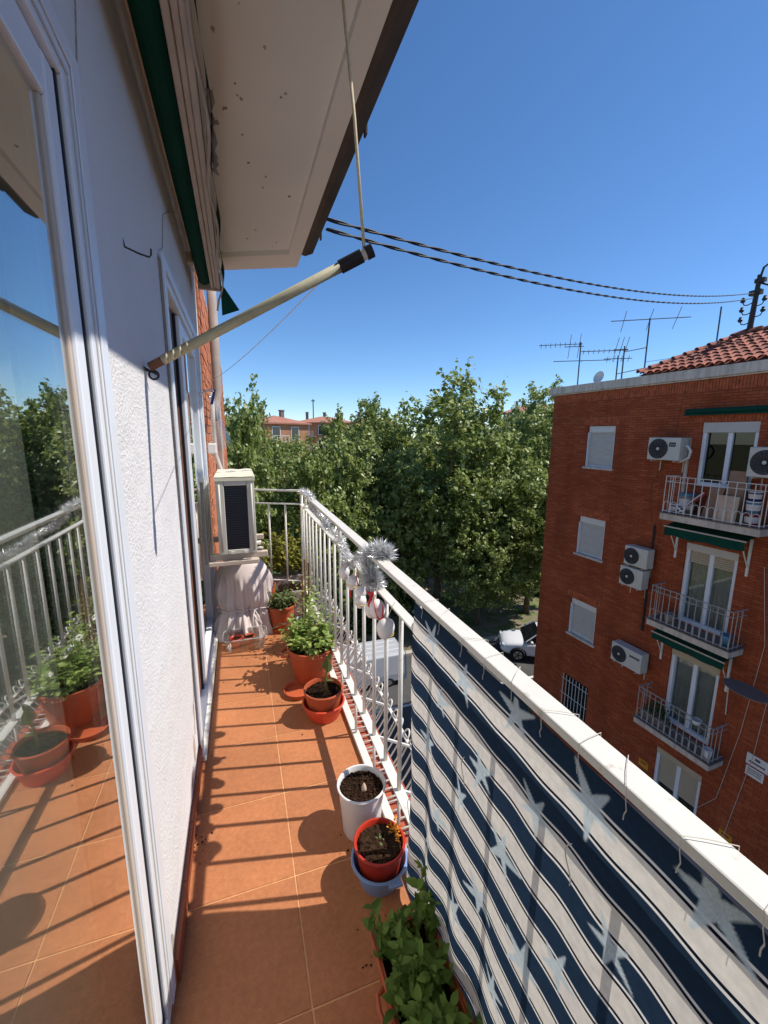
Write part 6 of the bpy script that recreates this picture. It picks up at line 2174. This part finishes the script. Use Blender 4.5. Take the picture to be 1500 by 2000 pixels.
# mint planter in the foreground
c8 = (.35, .62, 0)
mp = thing('mint_planter', 'long terracotta trough full of green mint in the foreground', 'planter', c8, group=None)
px0, px1, py0, py1, ph_ = .268, .425, .36, .852, .15
tap = .016
b = MB()
lo = [(px0 + tap, py0 + tap, .003), (px1 - tap, py0 + tap, .003), (px1 - tap, py1 - tap, .003), (px0 + tap, py1 - tap, .003)]
hi = [(px0, py0, ph_), (px1, py0, ph_), (px1, py1, ph_), (px0, py1, ph_)]
w_ = .006
hi2 = [(px0 + w_, py0 + w_, ph_), (px1 - w_, py0 + w_, ph_), (px1 - w_, py1 - w_, ph_), (px0 + w_, py1 - w_, ph_)]
lo2 = [(px0 + w_ + .004, py0 + w_ + .004, ph_ - .05), (px1 - w_ - .004, py0 + w_ + .004, ph_ - .05), (px1 - w_ - .004, py1 - w_ - .004, ph_ - .05), (px0 + w_ + .004, py1 - w_ - .004, ph_ - .05)]
b.add(lo + hi + hi2 + lo2, [(3, 2, 1, 0)] + [(i, (i + 1) % 4, 4 + (i + 1) % 4, 4 + i) for i in range(4)] + [(4 + i, 4 + (i + 1) % 4, 8 + (i + 1) % 4, 8 + i) for i in range(4)] + [(8 + i, 8 + (i + 1) % 4, 12 + (i + 1) % 4, 12 + i) for i in range(4)])
part('trough', b, M['terra'], mp, bevel=.003)
part('rim', MB().box(px0 - .008, px0 + .0005, py0 - .006, py1 + .006, ph_ - .014, ph_ + .002).box(px1 - .0005, px1 + .008, py0 - .006, py1 + .006, ph_ - .014, ph_ + .002).box(px0 + .0006, px1 - .0006, py1 - .0005, py1 + .006, ph_ - .014, ph_ + .0015), M['terra'], mp, bevel=.003)
part('handle', MB().tube([(px0 - .006, .735, ph_ - .006), (px0 - .026, .73, ph_ - .008), (px0 - .03, .70, ph_ - .008), (px0 - .026, .67, ph_ - .008), (px0 - .006, .665, ph_ - .006)], .006, 8), M['terra'], mp, smooth=True)
part('soil', MB().grid(lambda u, w: (u, w, ph_ - .03 + .006 * math.sin(u * 150) * math.sin(w * 120 + u * 60)), np.linspace(px0 + .008, px1 - .008, 24), np.linspace(py0 + .008, py1 - .008, 50)), M['soil'], mp, smooth=True)
sb = MB()
rr = random.Random(30)
for _ in range(500):
    vs, fs = CR[rr.randrange(3)]
    s = rr.uniform(.0015, .005)
    p = np.array((rr.uniform(px0 + .012, px1 - .012), rr.uniform(py0 + .012, py1 - .012), ph_ - .027))
    sb.add([tuple(np.array(v_) * s + p) for v_ in vs], fs)
part('soil_crumbs', sb, M['crumb'], mp, kind='stuff')
LM = [leaf_mesh('leaf', .044, .024, M['leaf_mint'], curl=.3, cup=.5, n=8, tooth=.05), leaf_mesh('leaf', .036, .024, M['leaf_mint'], curl=.55, cup=.35, n=8, tooth=.05), leaf_mesh('leaf', .05, .022, M['leaf_mint'], curl=.2, cup=.6, n=8, tooth=.05)]
rr = random.Random(31)
nl = 0
stm = MB()
sprigs = [(.285, .83, .09, -.02, .02), (.40, .835, .15, .01, .02), (.405, .80, .10, .02, 0)]
while len(sprigs) < 52:
    sprigs.append((rr.uniform(px0 + .01, px1 - .01), rr.uniform(.56, py1 - .012), rr.uniform(.03, .10), rr.gauss(0, .015), rr.gauss(0, .015)))
for (sx, sy, hh, lx, ly) in sprigs:
    base = np.array((sx, sy, ph_ - .03))
    top = base + np.array((lx, ly, hh + .02))
    stm.tube([base, (base + top) / 2 + (lx * .2, ly * .2, 0), top], [.0022, .002, .0012], 5)
    lev = max(2, int(hh / .028) + 1)
    az = rr.uniform(0, 3.14)
    for k in range(lev):
        p = base + (top - base) * (1 - k / (lev + .3))
        for s_ in (0, math.pi):
            if nl >= 296:
                break
            a = az + s_ + rr.gauss(0, .2)
            el = .75 if k == 0 else rr.uniform(.05, .45)
            m4 = orient(p, (math.cos(a) * math.cos(el), math.sin(a) * math.cos(el), math.sin(el)), (0, 0, 1), (rr.uniform(.55, .75) if k == 0 else rr.uniform(.55, 1.15)), rr.gauss(0, .4))
            inst('leaf', LM[rr.randrange(3)], mp, Matrix.Translation(-Vector(c8)) @ m4)
            nl += 1
        az += math.pi / 2
part('stems', stm, M['stem'], mp)
sml = []
for (sx, sy, hh, lx, ly) in sprigs:
    for k in range(9):
        f_ = rr.uniform(.2, 1.1)
        p = np.array((sx + lx * f_ + rr.gauss(0, .006), sy + ly * f_ + rr.gauss(0, .006), ph_ - .03 + (hh + .02) * f_))
        a = rr.uniform(0, 6.283)
        sml.append(orient(p, (math.cos(a), math.sin(a), rr.uniform(.1, 1.4)), (0, 0, 1), rr.uniform(.2, .5), rr.gauss(0, .5)))
part('young_leaves', bake_leaves(LM[0], sml), M['leaf_mint'], mp, smooth=True, kind='stuff')
lt_ = MB()
rr = random.Random(41)
for _ in range(110):
    vs, fs = CR[rr.randrange(3)]
    w_ = rr.choice([(.05, 2.72, .12), (.12, 2.7, .1), (.33, 1.2, .07), (.3, .95, .06), (.25, 2.1, .1), (-.2, 1.4, .03)])
    p = np.array((min(.43, max(-.22, w_[0] + rr.gauss(0, w_[2] * .6))), w_[1] + rr.gauss(0, w_[2]), .002))
    sc_ = np.array((rr.uniform(.001, .005), rr.uniform(.001, .005), rr.uniform(.0008, .002)))
    lt_.add([tuple(np.array(v_) * sc_ + p) for v_ in vs], fs)
lo_ = part('floor_litter', lt_, M['crumb'], None)
lo_['kind'] = 'stuff'
lo_['label'] = 'specks of soil and dry leaf bits on the tiles'

# ------------------------------------------------------------------ tinsel and egg ornaments
tn = thing('tinsel_garland', 'fluffy silver tinsel garland wound along the railing', 'tinsel', (.468, 1.9, .9))
def tinsel(path, rad, n, seed):
    r = np.random.default_rng(seed)
    P = np.array(path, float)
    seg = r.integers(0, len(P) - 1, n)
    u = r.uniform(0, 1, n)[:, None]
    c_ = P[seg] * (1 - u) + P[seg + 1] * u + r.normal(0, .004, (n, 3))
    d = r.normal(size=(n, 3))
    d /= np.linalg.norm(d, axis=1)[:, None]
    L = r.uniform(.55, 1.1, n)[:, None] * rad
    s = np.cross(d, r.normal(size=(n, 3)))
    s /= np.linalg.norm(s, axis=1)[:, None]
    w = .0011
    bend = np.cross(d, s) * L * r.normal(0, .18, n)[:, None]
    a1, a2 = c_ - s * w, c_ + s * w
    m1, m2 = c_ + d * L * .55 + bend * .4 - s * w, c_ + d * L * .55 + bend * .4 + s * w
    e = c_ + d * L + bend
    v = np.stack([a1, a2, m1, m2, e], 1).reshape(-1, 3)
    i = np.arange(n) * 5
    tri = np.stack([np.stack([i, i + 1, i + 3], 1), np.stack([i, i + 3, i + 2], 1), np.stack([i + 2, i + 3, i + 4], 1)], 1).reshape(-1, 3)
    return v, tri
vt, tt, off = [], [], 0
for path, rad, n, sd in (
    ([(.46, 3.33, 1.0), (.47, 3.1, 1.01), (.47, 2.9, 1.0), (.455, 2.75, .96)], .042, 2200, 1),
    ([(.455, 2.75, .95), (.48, 2.5, .93), (.45, 2.3, .93), (.48, 2.1, .92), (.455, 1.9, .90), (.44, 1.78, .87)], .036, 2600, 2),
    ([(.44, 1.85, .85), (.455, 1.75, .88), (.46, 1.62, .95), (.462, 1.52, .99)], .036, 1500, 3),
    ([(.45, 1.50, .975), (.47, 1.45, 1.012), (.48, 1.41, 1.02), (.485, 1.39, 1.01)], .054, 2600, 4),
    ([(.45, 1.48, .955), (.442, 1.435, .925), (.447, 1.415, .905), (.452, 1.405, .90)], .052, 2400, 5)):
    v, t3 = tinsel(path, rad, n, sd)
    vt.append(v); tt.append(t3 + off); off += len(v)
v = np.concatenate(vt) - np.array((.468, 1.9, .9))
me = np_mesh('strands', v, np.concatenate(tt), M['tinsel'])
o = bpy.data.objects.new('strands', me); link(o, tn); o['kind'] = 'stuff'

def egg(label, p, rr_, L, tilt, ribbon=True, thread=True):
    p = np.array(p)
    rr_, L = rr_ * 1.25, L * 1.25
    t = thing('egg_ornament', label, 'ornament', tuple(p), group='egg ornaments tied below the tinsel')
    t.rotation_euler = tilt
    prof = []
    for a in np.linspace(.02, math.pi - .02, 15):
        k = math.cos(a)
        prof.append((rr_ * math.sin(a) * (1 - .14 * k), L / 2 * -k))
    part('shell', MB().lathe(prof, p, 22), M['egg'], t, smooth=True)
    if ribbon:
        part('ribbon_band', MB().lathe([(rr_ * .62, L * .36), (rr_ * .66, L * .33), (rr_ * .74, L * .29)], p, 18), M['ribbon'], t)
    if thread:
        part('thread', MB().tube([p + (rr_ * 1.0 * math.cos(a), rr_ * 1.0 * math.sin(a), -.12 * L + .05 * L * math.sin(2 * a)) for a in np.linspace(0, 6.283, 20, endpoint=False)], .0011, 4, closed=True), M['thread'], t)
    part('string', MB().tube([p + (0, 0, L / 2 - .002), p + (.008, .002, L / 2 + .03), p + (.018, .004, L / 2 + .055)], .0012, 4), M['tie'], t)
egg('farthest white egg ornament with a red band under the tinsel', (.44, 1.845, .805), .021, .056, (0, 0, 0), True, False)
egg('egg ornament with pale tassel, second from the far end', (.435, 1.67, .815), .021, .054, (.1, .15, 0), False, True)
egg('round egg ornament with red ribbon behind, third from the far end', (.438, 1.55, .815), .018, .042, (0, -.1, 0), True, False)
egg('round egg ornament hanging just below another one', (.432, 1.535, .782), .019, .044, (0, .1, 0), False, True)
egg('egg ornament half hidden by the big red ribbon', (.44, 1.41, .80), .021, .056, (.2, .1, 0), False, False)
egg('upper pinkish egg ornament right under the big red ribbon', (.435, 1.325, .835), .022, .06, (-.2, -.1, 0), False, False)
egg('lowest and nearest egg ornament with yellow thread', (.435, 1.24, .802), .024, .062, (.15, .1, 0), True, True)
egg('nearest egg ornament touching the lowest one', (.428, 1.215, .815), .022, .056, (-.1, .2, 0), False, False)
def ribbon(label, pts, w):
    P = [np.array(p) for p in pts]
    b_ = MB()
    v = []
    for i, p in enumerate(P):
        d = P[min(i + 1, len(P) - 1)] - P[max(i - 1, 0)]
        s = np.cross(d, (1, .1, .2)); s /= np.linalg.norm(s)
        v += [p - s * w / 2, p + s * w / 2]
    b_.add(v, [(2 * i, 2 * i + 1, 2 * i + 3, 2 * i + 2) for i in range(len(P) - 1)])
    t = part('ribbon', b_, M['ribbon'], None, smooth=True, org=tuple(P[0]))
    md = t.modifiers.new('thick', 'SOLIDIFY'); md.thickness = .0012
    tag(t, label, 'ribbon', 'red ribbons below the tinsel')
ribbon('big red ribbon loop below the lowest tinsel clump', [(.43, 1.36, .885), (.422, 1.33, .87), (.418, 1.30, .85), (.418, 1.275, .832), (.42, 1.25, .828), (.424, 1.235, .842), (.426, 1.238, .865), (.43, 1.25, .883)], .014)
ribbon('long red ribbon tail crossing the egg ornaments', [(.43, 1.36, .885), (.424, 1.365, .865), (.42, 1.375, .845), (.42, 1.385, .825)], .014)
ribbon('short red ribbon end left of the big loop', [(.43, 1.36, .88), (.425, 1.40, .868), (.426, 1.44, .866)], .014)
ribbon('red ribbon strip between the far egg ornaments', [(.432, 1.68, .80), (.43, 1.685, .77), (.432, 1.69, .742)], .016)
ribbon('red ribbon hanging beside the round egg ornament', [(.44, 1.62, .88), (.436, 1.60, .85), (.437, 1.585, .83)], .014)
